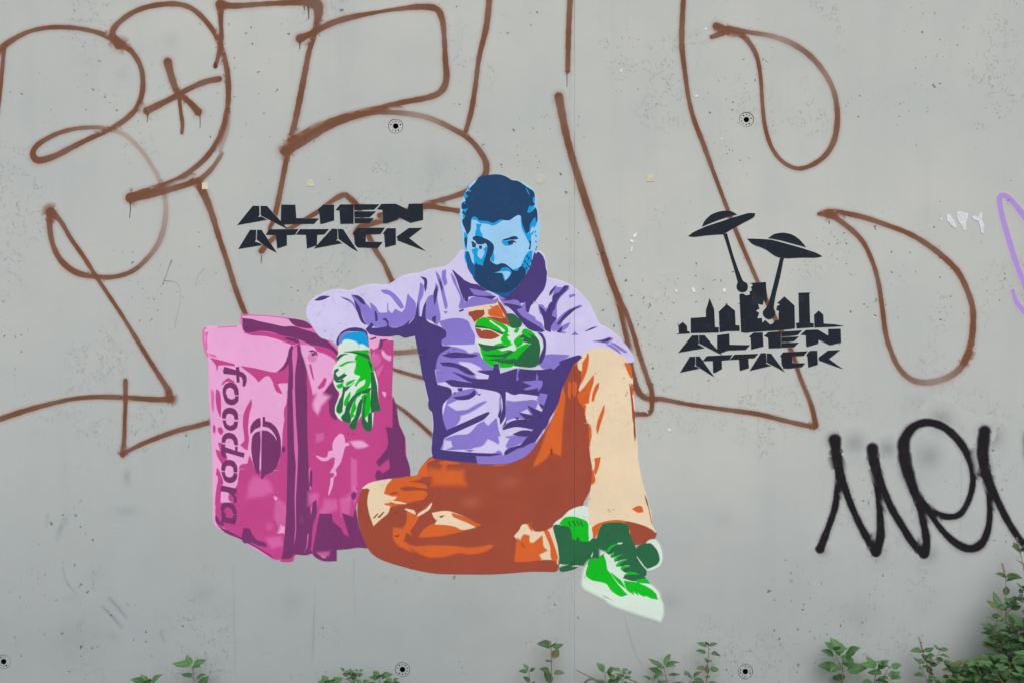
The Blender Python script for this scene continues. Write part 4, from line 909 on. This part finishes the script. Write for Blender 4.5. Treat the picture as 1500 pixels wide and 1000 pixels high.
def tie_hole(cx, cy, r, seed):
    rnd = random.Random(seed)
    X, Z = wx(cx), wz(cy); rr = r * S
    ro = rr - .0012; bore = 4.1 * S
    loops = [circle(X, Z, ro, 24), circle(X, Z, bore, 18)[::-1]]
    dots = [(X + math.cos(a_) * rr * .66, Z + math.sin(a_) * rr * .66, rnd.uniform(.7, 1.25) * S) for a_ in [i * .6283 + .3 for i in range(10)] if rnd.random() < .9]
    for d in dots: loops.append(circle(d[0], d[1], d[2], 8)[::-1])
    v = []; f = []; fm = []; y0 = .0012
    flatp = [q for l in loops for q in l]
    for q in flatp: v.append((q[0], y0, q[1]))
    for tri in tessellate_polygon([[Vector((q[0], q[1], 0)) for q in l] for l in loops]): f.append(tri); fm.append(0)
    # outer wall of the plug, then each bore
    k = 0
    for li, l in enumerate(loops):
        n = len(l); bb = len(v); dep = .0125 if li == 0 else (.045 if li == 1 else .012)
        for q in l: v.append((q[0], y0 + dep, q[1]))
        for i in range(n): j = (i+1) % n; f.append((k+i, k+j, bb+j, bb+i)); fm.append(0 if li == 0 else 1)
        if li: f.append(tuple(range(bb, bb + n))); fm.append(1)
        k += n
    plug = mesh_obj('tie_hole', v, f, [M_WALL, M_BORE], wall, fm)
    # shadow gap behind the ring
    b1, b2 = circle(X, Z, rr, 24), circle(X, Z, ro, 24)
    mesh_obj('ring_gap', [(q[0], .0105, q[1]) for q in b1] + [(q[0], .0105, q[1]) for q in b2], [(i, (i+1) % 24, 24 + (i+1) % 24, 24 + i) for i in range(24)], [M_BORE], plug)
for i, h_ in enumerate(HOLES): tie_hole(*h_, i)

# ================================================================ PAINT ON THE WALL
def sheet_thing(name, label, cat, strokes, m, group=None, halo=1.0, **kw):
    sh = Sheet()
    for s_ in strokes: sh.stroke(parse(s_, 4), m, halo)
    return tag(sh.build(name), label, cat, group)

# faint pencil marks, patches of tape and torn paper
sheet_thing('pencil_scribble', 'faint grey pencil scribble on bare concrete above the pink bag', 'scribble', PENCIL, paint('6E7880', .3), halo=.6)
smear = Sheet()
for s_ in ['p 95,760,9,.22 88,775,7,.22 84,790,6,.15', 'p 70,755,5,.2 68,770,4,.15', 'p 160,875,4,.45 172,888,5,.55 185,903,4,.35', 'p 150,888,4,.4 165,903,5,.6 178,918,4,.3', 'p 150,910,4,.3 163,928,4,.4', 'p 235,925,4,.3 240,938,4,.3',
           'p 186,690,10,.16 186,700,8,.16 188,710,6,.1', 'p 92,828,2,.3 97,850,2,.3 112,872,2,.35 115,900,1.5,.25 117,950,1.5,.15', 'p 342,830,2,.08 343,900,2.4,.14 345,990,2,.08', 'p 462,860,1.8,.10 460,900,2.6,.22 459,940,3,.28 458,965,2,.1', 'p 519,818,2.6,.22 518,850,2,.12 521,900,2,.05', 'p 1407,610,1.5,.12 1408,720,1.6,.18 1405,800,1.5,.10',
           'p 915,900,1.5,.2 925,940,2,.25 940,975,2,.25']:
    smear = Sheet(); smear.stroke(parse(s_, 4), paint('70787E', .5), 1.3); smear.build('grey_smear', wall)

for x_, z_, r_, d_, sx_ in ((185, 748, 18, .22, 2.2), (88, 775, 14, .16, .7), (1360, 735, 16, .12, 1), (186, 698, 14, .2, .8), (1350, 590, 30, .08, 1), (430, 880, 30, .10, 1.3), (300, 870, 34, .10, 1.2), (250, 60, 26, .10, 1.0), (180, 110, 22, .10, 1.0), (1060, 760, 30, .09, 1), (1260, 900, 50, .10, 1.3), (700, 900, 60, .09, 1.5), (110, 930, 60, .12, 1.2), (640, 240, 40, .07, 1), (980, 880, 30, .14, 1)):
    smear = Sheet(); smear.blot(x_, z_, r_, paint('6C757C', .35), d_, sx_); smear.build('grey_smear', wall)
# the brown outline piece
MB_ = paint('6F4A37', .30, .30)
def tag_piece(name, label, cat, strokes, m, halo):
    e = tag(empty(name, (0, 0, 0)), label, cat)
    for s_ in strokes:
        sh = Sheet(); sh.stroke(parse(s_, 4), m, halo); sh.build('spray_stroke', e)
    return e
bro = tag_piece('brown_graffiti', 'sprawling brown spray-painted outline letters with soft edges, crossing behind the seated figure', 'graffiti', BROWN, MB_, 1.05)
for s_ in DRIPS:
    dr = Sheet(); dr.stroke(parse(s_, 4), paint('5A382F', .05), .5); dr.build('paint_drip', bro)
sheet_thing('purple_graffiti', 'pale purple spray loop at the edge of the wall beside torn white paper', 'graffiti', PURPLE, paint('A48ECE', .15, .2), halo=.7)
OV = []
for x_, z_, r_, d_ in ((1252, 648, 34, .35), (1300, 657, 30, .40), (1360, 668, 44, .32), (1455, 640, 34, .40), (1378, 616, 40, .35), (1440, 632, 26, .25), (1205, 806, 20, .4), (1285, 808, 30, .35), (1360, 812, 30, .35)):
    ov = Sheet(); ov.blot(x_, z_, r_, paint('2E2C33', .35), d_); OV.append(ov)
blk = tag_piece('black_graffiti', 'thick black handwritten spray tag above the leafy weeds', 'graffiti', BLACKTAG, paint('1D191F', .3, .16), .9)
for ov in OV: ov.build('overspray', blk)


def flat_thing(name, label, cat, polys, m, group=None, soft=.6, hard=True):
    sh = Sheet()
    for q in polys: sh.poly(parse(q), m, soft, hard)
    return tag(sh.build(name), label, cat, group)
# tape and paper have a thickness of their own
def chip(name, label, cat, polys, hexc, group=None, th=.0006):
    m, t, p = base_mat(name + '_material')
    geo = N(t, 'ShaderNodeNewGeometry')
    c = mixc(t, sstep(t, noise(t, geo.outputs['Position'], 160, 3, .6).outputs[0], .35, .7), lin(hexc), tuple(x * .8 for x in lin(hexc)[:3]) + (1,))
    t.links.new(c, p.inputs['Base Color']); setin(p, Roughness=.7)
    v = []; f = []
    for q in polys:
        pts = parse(q); n = len(pts)
        if sum(pts[i-1][0] * pts[i][1] - pts[i][0] * pts[i-1][1] for i in range(n)) > 0: pts = pts[::-1]
        b = len(v)
        for a in pts: v.append((wx(a[0]), -.0002 - th, wz(a[1])))
        for a in pts: v.append((wx(a[0]), -.0001, wz(a[1])))
        for tri in tessellate_polygon([[Vector((a[0], a[1], 0)) for a in pts]]): f.append(tuple(b + x for x in tri))
        for i in range(n): j = (i+1) % n; f.append((b+i, b+j, b+n+j, b+n+i))
    return tag(mesh_obj(name, v, f, [m]), label, cat, group)
chip('tape_patch', 'small square of cream masking tape beside the brown zigzag line', 'tape', ['r 1138,185 1172,182 1174,220 1139,222'], 'DCCFBA', 'scraps of masking tape')
chip('tape_patch', 'small cream tape scrap above the first black lettering', 'tape', ['p 450,264 458,263.5 459,268 461,273 450,273.5'], 'CFC8AE', 'scraps of masking tape')
chip('tape_patch', 'small yellowish tape square between the hair and the flying saucers', 'tape', ['p 947.5,256.5 957,256.5 957.5,266 948,266'], 'CFC7A6', 'scraps of masking tape')
gm = Sheet(); gm.blot(791, 263, 8, paint('C8BD98', .15), .6); tag(gm.build('glue_mark'), 'faint yellow glue mark just right of the dark blue hair', 'mark')
chip('paper_scrap', 'torn white paper scraps stuck below the purple loop', 'paper', ['h 1062,135 1078,128 1105,165 1122,205 1112,212 1085,188 1068,168', 'h 1120,122 1140,115 1160,122 1185,128 1180,160 1172,180 1175,218 1158,220 1150,195 1135,178 1122,150', 'h 1202,142 1228,140 1240,152 1255,118 1264,125 1262,160 1276,190 1270,243 1258,232 1252,195 1240,170 1215,160'], 'D9DBE2')
specks = ['p 988.5,424.5 991.5,424 992.5,428 990,429', 'p 1013,422 1016,421 1019,428 1015,428', 'p 1059,423 1063,423 1063,428 1059,428', 'p 908,105 911,100 912,101 910,107', 'p 1017,141 1022,139 1023,141 1019,143', 'p 1032,42 1035,41 1035,44 1032,44',
          'p 927,345 930,343 933,341 932,347 929,349', 'p 922,352 926,351 929,356 924,355', 'p 924,363 927,361 926,368 924,369', 'p 1056,203 1058,203 1058,205 1056,205', 'p 979,627 983,628 982,631 979,630', 'p 944,600 950,604 949,605 944,601', 'p 1279,465 1282,464 1281,467', 'p 1376,320 1380,320 1379,323']
chip('white_flecks', 'tiny white chips scattered on the wall around the painted skyline', 'chips', specks, 'E6E9EA')['kind'] = 'stuff'

# pink bag
SOFT = dict(orange_tone=2.4, cream_tone=1.9, light_fold=1.9, mid_fold=1.5, light_patch=2.2, bright_tone=1.5, dark_shade=1.3, mid_shade=1.4, fold_mark=1.6)
def assemble(gen, thing):
    # the base coat of each part, then every tone patch as a sub-part of its own
    base = {}; subs = []
    for part, sub, colr, pts, soft in gen:
        m = paint(colr, .10)
        if sub == '':
            if part not in base: base[part] = Sheet()
            sh = base[part]
        else: sh = Sheet(); subs.append((part, sub, sh))
        k = SOFT.get(sub, 1.1)
        sh.poly(parse(pts), m, max(.6, soft * k), False, .62 if (sub == 'light_patch' and part in ('front_panel', 'side_panel') and colr == KX) else 1)
    built = {part: sh.build(part.split('.')[0], thing) for part, sh in base.items()}
    for part, sub, sh in subs: sh.build(sub, built[part])
    return built
t_bag = tag(empty('painted_delivery_bag', (wx(450), 0, wz(820))), 'painted pink delivery bag with purple shadows and upright foodora lettering', 'painting')
def fix(thing):
    for o_ in [c_ for c_ in COL.objects if c_.parent == thing]:
        o_.matrix_parent_inverse = Matrix.Translation(-Vector(thing.location))
BAGP = assemble(bag(), t_bag); fix(t_bag)
t_man = tag(empty('painted_man', (wx(750), 0, wz(835))), 'painted seated man with blue face, purple jacket, orange trousers and green gloves looking at phone', 'painting')
man_parts = assemble(man(), t_man)
bag_parts = BAGP
for part, x_, z_, r_, hx, d_, sx_ in (('trousers', 690, 735, 26, 'B4694F', .30, 1.6), ('trousers', 745, 705, 30, 'AE6450', .25, 1.4), ('trousers', 640, 760, 24, 'C87A55', .3, 1.6), ('trousers', 600, 720, 22, 'D98A5A', .35, 1.6), ('trousers', 780, 760, 24, 'AE6450', .25, 1.2),
        ('trousers', 690, 815, 24, 'B4694F', .3, 2.2), ('trousers', 650, 690, 20, 'C07050', .35, 2.2), ('trousers', 800, 810, 16, 'F0DCC0', .35, .8), ('trouser_leg', 880, 560, 28, 'EDDDC2', .35, .8), ('trouser_leg', 905, 700, 26, 'EBC9A5', .35, .8),
        ('jacket', 520, 455, 24, 'DAD4F0', .35, 1.3), ('jacket', 690, 480, 18, 'A79BDC', .35, 1.3), ('jacket', 650, 560, 16, '9A8DD6', .3, 1), ('jacket', 850, 470, 22, 'DAD4F0', .35, 1), ('jacket', 700, 650, 24, 'B4A8E4', .4, 1.5), ('jacket', 640, 520, 14, '5A4B8C', .35, .8),
        ('shoe', 868, 793, 14, '4A8060', .35, 1), ('shoe.001', 900, 810, 14, '447A5A', .3, 1), ('hanging_glove', 515, 520, 10, 'E6EEE8', .4, 1)):
    sh = Sheet()
    if sh.blot(x_, z_, r_, paint(hx, .15), d_, sx_, True): sh.build('mist_patch', man_parts[part])
for part, x_, z_, r_, hx, d_, sx_ in (('side_panel', 500, 690, 30, 'D070A8', .35, 1), ('side_panel', 460, 640, 24, 'CE6AA6', .35, .8), ('side_panel', 540, 650, 26, 'D070AE', .3, 1), ('side_panel', 480, 730, 24, 'D682B4', .4, 1), ('side_panel', 475, 800, 12, 'A070A0', .35, 1), ('side_panel', 555, 580, 22, 'CC66A0', .3, .7), ('side_panel', 510, 800, 14, '9A5C98', .35, 1.2), ('side_panel', 585, 640, 12, '8C4C88', .4, 1),
        ('front_panel', 370, 730, 22, 'D889B8', .4, 1.2), ('front_panel', 395, 770, 20, 'D070A8', .35, 1), ('front_panel', 340, 560, 22, 'D8A8DC', .4, .8), ('front_panel', 400, 580, 26, 'E8A0D0', .35, .8), ('corner_strap', 442, 760, 16, '8A4A80', .4, .6), ('lid', 380, 490, 30, 'E8ACD4', .35, 1.6), ('lid', 440, 492, 16, '8A4478', .35, 1.6)):
    sh = Sheet()
    if sh.blot(x_, z_, r_, paint(hx, .15), d_, sx_, True): sh.build('mist_patch', bag_parts[part])
fix(t_man)

# stencilled lettering and the saucer picture
M_BK = paint('1E242E', .10)
def lettering(groups, label, parent=None):
    words = 'ALIENATTACK'
    e = parent or tag(empty('stencil_lettering', (wx(480), 0, wz(370))), label, 'lettering')
    for gph in groups:
        sh = Sheet()
        for q in gph: sh.poly(parse(q), M_BK, .9, True)
        sh.build('letter', e)
    fix(e); return e
lettering(lettering_large(), 'black angular stencil lettering ALIEN ATTACK left of the blue-faced man')
sten = tag(empty('saucer_stencil', (wx(1110), 0, wz(550))), 'black stencil of two flying saucers firing on a city skyline above small ALIEN ATTACK letters', 'stencil')
for q in ufos():
    sh = Sheet()
    sh.poly(parse(q[0]), M_BK, .8); sh.poly(parse(q[1]), M_BK, .8); sa = sh.build('flying_saucer', sten)
    sh = Sheet(); sh.poly(parse(q[2]), M_BK, .8); sh.build('beam', sa)
for q in skyline():
    sh = Sheet(); sh.poly(parse(q), M_BK, .8, True); sh.build('building', sten)
lettering(lettering_small(), '', sten)

# ================================================================ WEEDS AT THE FOOT OF THE WALL
def leaf_mat(name, top, back):
    m, t, p = base_mat(name)
    geo = N(t, 'ShaderNodeNewGeometry'); oi = N(t, 'ShaderNodeObjectInfo')
    tc = N(t, 'ShaderNodeTexCoord')
    n = sstep(t, noise(t, tc.outputs['Object'], 3.5, 4, .65).outputs[0], .3, .7)
    c = mixc(t, n, top, tuple(x * 1.3 for x in top[:3]) + (1,))
    c = mixc(t, math_n(t, 'MULTIPLY', oi.outputs['Random'], .75), c, back)
    old = math_n(t, 'GREATER_THAN', oi.outputs['Random'], .955)
    c = mixc(t, math_n(t, 'MULTIPLY', old, .6), c, (.24, .20, .06, 1))
    # pale midrib
    sp = N(t, 'ShaderNodeSeparateXYZ'); t.links.new(tc.outputs['Object'], sp.inputs[0])
    rib = math_n(t, 'SUBTRACT', 1, sstep(t, math_n(t, 'ABSOLUTE', sp.outputs[0]), .008, .03))
    c = mixc(t, math_n(t, 'MULTIPLY', rib, .45), c, tuple(min(1, x * 2 + .03) for x in top[:3]) + (1,))
    t.links.new(c, p.inputs['Base Color']); setin(p, Roughness=.5); p.inputs['Specular IOR Level'].default_value = .35
    p.inputs['Subsurface Weight'].default_value = 0
    tr = N(t, 'ShaderNodeBsdfTranslucent'); t.links.new(c, tr.inputs[0]); mx = N(t, 'ShaderNodeMixShader'); mx.inputs[0].default_value = .34
    t.links.new(p.outputs[0], mx.inputs[1]); t.links.new(tr.outputs[0], mx.inputs[2]); t.links.new(mx.outputs[0], t.nodes['Material Output'].inputs[0])
    return m
M_LEAF = leaf_mat('nettle_leaf', (.085, .165, .062, 1), (.045, .105, .048, 1))
M_YOUNG = leaf_mat('young_leaf', (.085, .19, .062, 1), (.060, .145, .060, 1))
def plain(name, c, rough=.7):
    m, t, p = base_mat(name); geo = N(t, 'ShaderNodeNewGeometry')
    cc = mixc(t, noise(t, geo.outputs['Position'], 60, 3, .6).outputs[0], c, tuple(x * 1.5 for x in c[:3]) + (1,))
    t.links.new(cc, p.inputs['Base Color']); setin(p, Roughness=rough); return m
M_STEM = plain('weed_stem', (.10, .13, .05, 1)); M_RED = plain('reddish_stem', (.20, .11, .07, 1)); M_TWIG = plain('dead_twig', (.09, .075, .06, 1)); M_SPIKE = plain('seed_spike', (.17, .12, .09, 1))
def leaf_mesh(seed, width, m):
    rnd = random.Random(seed); K = 8; v = []; f = []
    for i in range(K + 1):
        s = i / K
        wd = width * (math.sin(math.pi * s ** .72) ** .9 if 0 < s < 1 else 0) * (1 + .07 * rnd.uniform(-1, 1))
        bend = -.22 * s * s + .06 * math.sin(s * 5 + seed)
        z = bend; fold = .22 * wd + .02 * rnd.uniform(-1, 1)
        tw = .03 * math.sin(s * 4 + seed * 2)
        if i == 0: v += [(0, -.12, -.02)] * 0 + [(-.012, s, z), (0, s, z - .004), (.012, s, z)]
        else: v += [(-wd - .001 + tw, s, z + fold), (tw, s, z - .004), (wd + .001 + tw, s, z + fold)]
    for i in range(K):
        a = i * 3
        f += [(a, a+1, a+4, a+3), (a+1, a+2, a+5, a+4)]
    b = len(v); v += [(-.014, -.28, .0), (.014, -.28, 0)]; f += [(b, b+1, 2, 0)]
    me = bpy.data.meshes.new('leaf'); me.from_pydata(v, [], f); me.materials.append(m); me.polygons.foreach_set('use_smooth', [True] * len(f)); me.update()
    return me
LEAVES = {k: [leaf_mesh(i * 3 + j, wd, m) for i in range(4)] for j, (k, wd, m) in enumerate((('wide', .30, M_LEAF), ('young', .29, M_YOUNG), ('slim', .19, M_LEAF), ('round', .40, M_YOUNG)))}
def tube(v, f, pts, r0, r1, n=6):
    rings = []
    for i, a in enumerate(pts):
        d = (pts[min(len(pts)-1, i+1)] - pts[max(0, i-1)]).normalized(); u = d.orthogonal().normalized(); w_ = d.cross(u)
        r = r0 + (r1 - r0) * i / (len(pts) - 1); b = len(v)
        for k in range(n): v.append(tuple(a + (u * math.cos(6.2832*k/n) + w_ * math.sin(6.2832*k/n)) * r))
        rings.append(b)
    for a, b in zip(rings, rings[1:]):
        for k in range(n): f.append((a+k, a+(k+1) % n, b+(k+1) % n, b+k))
    f.append(tuple(rings[-1] + k for k in range(n)))
def put_leaf(parent, kind, at, d, up, size, rnd):
    me = rnd.choice(LEAVES[kind]); o_ = bpy.data.objects.new('leaf', me)
    y = d.normalized(); z = (up - y * up.dot(y)).normalized(); x = y.cross(z)
    M = Matrix((x, y, z)).transposed().to_4x4() @ Matrix.Diagonal((size * rnd.uniform(.85, 1.15), size, size, 1))
    M.translation = at - Vector(parent.location); o_.matrix_local = M
    COL.objects.link(o_); o_.parent = parent; return o_
def weed(name, label, cat, base, tip, depth, seed, leaf=20, pairs=4, kind='wide', stem_m=None, top=4, group=None, curve=0, side=0, start=.25, spike=False, lean=.0):
    rnd = random.Random(seed)
    X0, X1 = wx(base), wx(tip[0]); Z1 = wz(tip[1])
    root = tag(empty(name, (X0, -depth, -.01)), label, cat, group)
    stems = [[]]; K = 9
    for i in range(K):
        s = i / (K - 1)
        stems[0].append(Vector((X0 + (X1 - X0) * s ** 1.4 + curve * S * math.sin(s * 3.14), -depth - lean * s + .004 * math.sin(s * 6 + seed), -.01 + (Z1 + .01) * s)))
    def at(st, s):
        q = s * (len(st) - 1); i = min(len(st) - 2, int(q)); return st[i].lerp(st[i+1], q - i)
    spots = []
    for j in range(side):       # side shoots
        s = rnd.uniform(.3, .85); a = at(stems[0], s); L = (Z1 * (1 - s) * .55 + .03) * rnd.uniform(.7, 1.1)
        th = rnd.uniform(-1.2, 1.2) + (3.14 if rnd.random() < .5 else 0)
        d = Vector((math.cos(th) * .75, -abs(math.sin(th)) * .45, .75)).normalized()
        stems.append([a + d * L * q / 4 + Vector((0, 0, .01 * q * q / 16)) for q in range(5)])
    v = []; f = []
    o0 = Vector(root.location)
    for i, st in enumerate(stems):
        tube(v, f, [q - o0 for q in st], .0019 if i == 0 else .0011, .0008 if i == 0 else .0006)
    mesh_obj('stem', v, f, [stem_m or M_STEM], root, smooth=True)
    UPV = Vector((0, -.55, .85))
    for i, st in enumerate(stems):
        pr = pairs if i == 0 else max(2, pairs // 2 + 1)
        L = (st[-1] - st[0]).length
        for j in range(pr):
            s = start + (1 - start) * (j + .3) / (pr + .2); a = at(st, min(.97, s)); ang = j * 1.57 + rnd.uniform(-.5, .5) + i
            sz = leaf * S * (1.15 - .35 * s) * rnd.uniform(.75, 1.15) * (1 if i == 0 else .8)
            for sg in (0, math.pi):
                d = Vector((math.cos(ang + sg), math.sin(ang + sg) * .7, rnd.uniform(-.1, .55)))
                if d.y > .2: d.y *= .4
                put_leaf(root, kind, a + d.normalized() * sz * .22, d, UPV + Vector((rnd.uniform(-.4, .4), rnd.uniform(-.4, .2), 0)), sz, rnd)
        for j in range(top if i == 0 else 3):
            ang = j * 6.283 / max(1, (top if i == 0 else 3)) + rnd.uniform(-.3, .3) + .4
            d = Vector((math.cos(ang), math.sin(ang) * .5 - .25, .45 + rnd.uniform(-.25, .45)))
            sz = leaf * S * rnd.uniform(.65, 1.0) * (1 if i == 0 else .7)
            put_leaf(root, kind, st[-1] + d.normalized() * sz * .15, d, UPV + Vector((rnd.uniform(-.3, .3), 0, 0)), sz, rnd)
    if spike:
        v = []; f = []; tp = stems[0][-1] - o0
        d = Vector((-.28, 0, 1)).normalized(); pts = [tp + d * .036 * q / 6 for q in range(7)]
        tube(v, f, pts, .0021, .0007, 5)
        for q in range(26):
            c_ = tp + d * .036 * q / 26; a_ = rnd.uniform(0, 6.28)
            tube(v, f, [c_, c_ + Vector((math.cos(a_) * .0035, math.sin(a_) * .0035, .002))], .0009, .0004, 4)
        mesh_obj('seed_spike', v, f, [M_SPIKE], root)
    return root
G1 = 'young weeds sprouting along the foot of the wall'
weed('weed', 'lone four-leaved weed tip below the bag, taller than its neighbours', 'weed', 299, (291, 966), .05, 11, 25, 3, 'young', M_RED, 4, G1, start=.3)
weed('weed', 'low weed with pointed leaves at the far left of the row', 'weed', 238, (230, 990), .06, 12, 24, 2, 'young', None, 4, G1, start=.5)
weed('weed', 'single small leaf tip peeping up below the middle of the bag', 'weed', 378, (378, 1000), .05, 13, 18, 1, 'young', None, 3, G1, start=.6)
weed('weed', 'round-leaved weed tip left of the lower tie hole', 'weed', 486, (486, 992), .05, 14, 20, 1, 'round', None, 4, G1, start=.6)
weed('weed', 'small weed sprig with tiny opposite leaves near the lower tie hole', 'weed', 522, (520, 982), .04, 15, 11, 4, 'wide', None, 4, G1, start=.4, side=2)
weed('weed', 'bushy low weed directly beside the lower tie hole', 'weed', 556, (560, 984), .05, 16, 19, 3, 'round', None, 4, G1, start=.5, side=2)
weed('weed', 'small five-leaved weed just left of the tall joint-side weed', 'weed', 781, (774, 973), .05, 17, 15, 2, 'wide', M_RED, 4, G1, start=.45)
weed('weed', 'tall weed with broad leaves left of the vertical wall joint', 'weed', 808, (806, 940), .05, 18, 23, 4, 'wide', M_RED, 4, G1, start=.3)
weed('weed', 'leafy weed low behind the dead twig', 'weed', 882, (884, 975), .05, 19, 17, 3, 'young', None, 4, G1, start=.4, side=1)
weed('weed', 'short weed between the dead twig and the drooping weed', 'weed', 899, (898, 984), .06, 20, 15, 3, 'wide', None, 4, G1, start=.4, side=1)
weed('weed', 'drooping dark weed with slender leaves below the shoe', 'weed', 985, (968, 968), .05, 21, 26, 4, 'slim', M_RED, 5, G1, start=.3, side=2)
weed('weed', 'upright feathery weed densely set with small leaves', 'weed', 1012, (1033, 938), .05, 22, 17, 9, 'wide', M_RED, 3, G1, start=.15, curve=8)
weed('weed', 'broad-leaved weed with three large top leaves, left of a similar one', 'weed', 1226, (1225, 952), .05, 23, 29, 3, 'young', M_RED, 4, G1, start=.3, side=1)
weed('weed', 'broad-leaved weed between its taller twin and the seed-spike weed', 'weed', 1264, (1270, 968), .06, 24, 27, 3, 'young', M_RED, 4, G1, start=.3, side=2)
weed('weed', 'weed with a brown seed spike leaning left', 'weed', 1362, (1338, 944), .06, 25, 18, 5, 'wide', M_RED, 3, G1, start=.2, side=3, spike=True)
weed('weed', 'weed spreading in front of the bush with dull leaves', 'weed', 1382, (1376, 962), .08, 26, 18, 4, 'wide', M_STEM, 4, G1, start=.2, side=5)
weed('weed', 'pale-topped weed at the left skirt of the bush', 'weed', 1410, (1414, 952), .10, 27, 22, 5, 'young', M_RED, 4, G1, start=.2, side=6)
# the tall bush: each rooted stem is a plant of its own
G2 = 'stems of the tall leafy bush'
tall = [
 ('tall arching stem whose tip reaches the black tag', 1520, (1474, 800), .07, 31, 23, 12, -4, 6, 'wide', True),
 ('bare brown-tipped stem just left of the tallest one', 1462, (1457, 838), .06, 32, 17, 6, -4, 3, 'wide', True),
 ('stem with spreading leaves halfway down the left side of the bush', 1452, (1446, 880), .08, 33, 24, 6, 3, 4, 'slim', False),
 ('leaning stem that sends one long leaf out over bare wall', 1448, (1436, 915), .09, 34, 25, 6, 2, 3, 'wide', False),
 ('thick leafy stem at the front centre of the bush', 1470, (1466, 900), .12, 35, 25, 6, 4, 2, 'wide', False),
 ('dense stem filling the lower right corner', 1496, (1490, 880), .10, 36, 25, 6, 0, 3, 'wide', False),
 ('short bushy stem in front of the lower right corner', 1485, (1482, 930), .15, 37, 27, 5, 0, 4, 'young', False),
 ('short stem at the front left of the bush', 1440, (1440, 945), .14, 38, 25, 5, -3, 3, 'wide', False),
 ('stem half cut off by the picture edge, above the corner', 1520, (1504, 838), .09, 39, 23, 7, 3, 4, 'wide', False),
 ('outer stem beyond the picture edge', 1545, (1540, 870), .10, 41, 24, 7, 0, 4, 'wide', False),
 ('low skirt stem with crowded small leaves', 1462, (1456, 962), .17, 42, 24, 4, 0, 3, 'young', False)]
for lab, bx_, tp, dp, sd_, lf, pr, cv, sdn, kd, spk in tall:
    weed('bush_stem', lab, 'bush', bx_, tp, dp, sd_, lf, pr, kd, M_RED, 4, G2, curve=cv, side=sdn, start=.12, spike=spk)

def twig(label, pts, r0, r1):
    v = []; f = []; P = [Vector((wx(a), y_, wz(b))) for a, b, y_ in pts]; Q = []
    for i in range(len(P) - 1):
        p0, p1, p2, p3 = P[max(0, i-1)], P[i], P[i+1], P[min(len(P)-1, i+2)]
        for j in range(5):
            s = j / 5; Q.append(.5 * (2*p1 + (p2-p0)*s + (2*p0-5*p1+4*p2-p3)*s*s + (3*p1-p0-3*p2+p3)*s**3))
    Q.append(P[-1]); tube(v, f, Q, r0, r1, 7)
    tag(mesh_obj('dead_twig', v, f, [M_TWIG], smooth=True), label, 'twig', 'dead twigs among the weeds')
twig('thick arched grey twig just right of the wall joint', [(846, 1055, -.05), (848, 1005, -.05), (856, 988, -.05), (868, 984, -.055), (884, 994, -.06), (892, 1030, -.06)], .0026, .0018)
twig('thin straight pale twig slanting down over the arched one', [(843, 978, -.012), (860, 983, -.035), (886, 994, -.07), (905, 1055, -.08)], .0008, .0016)
twig('brown curved twig behind the short weed', [(900, 980, -.03), (920, 985, -.05), (938, 998, -.06), (948, 1050, -.07)], .0010, .0018)

# short grass and litter on the ground beside the wall, below the picture
def grass():
    rnd = random.Random(5); v = []; f = []
    for i in range(5200):
        x = rnd.uniform(-3.2, 3.2); y = -abs(rnd.gauss(0, .35)) - .01; h_ = rnd.uniform(.015, .05); a_ = rnd.uniform(0, 6.28); w_ = rnd.uniform(.001, .002)
        dx, dy = math.cos(a_), math.sin(a_); b = len(v); l = rnd.uniform(0, .02)
        v += [(x - dy*w_, y + dx*w_, -.02), (x + dy*w_, y - dx*w_, -.02), (x + dx*l, y + dy*l - .0, h_)]
        if v[-1][1] > -.004: v[-1] = (v[-1][0], -.006, v[-1][2])
        f.append((b, b+1, b+2))
    m, t, p = base_mat('dry_grass'); p.inputs['Base Color'].default_value = (.09, .11, .04, 1); setin(p, Roughness=.8)
    tag(mesh_obj('ground_grass', v, f, [m]), 'short sparse grass on the soil at the foot of the wall', 'grass', None, 'stuff')
grass()
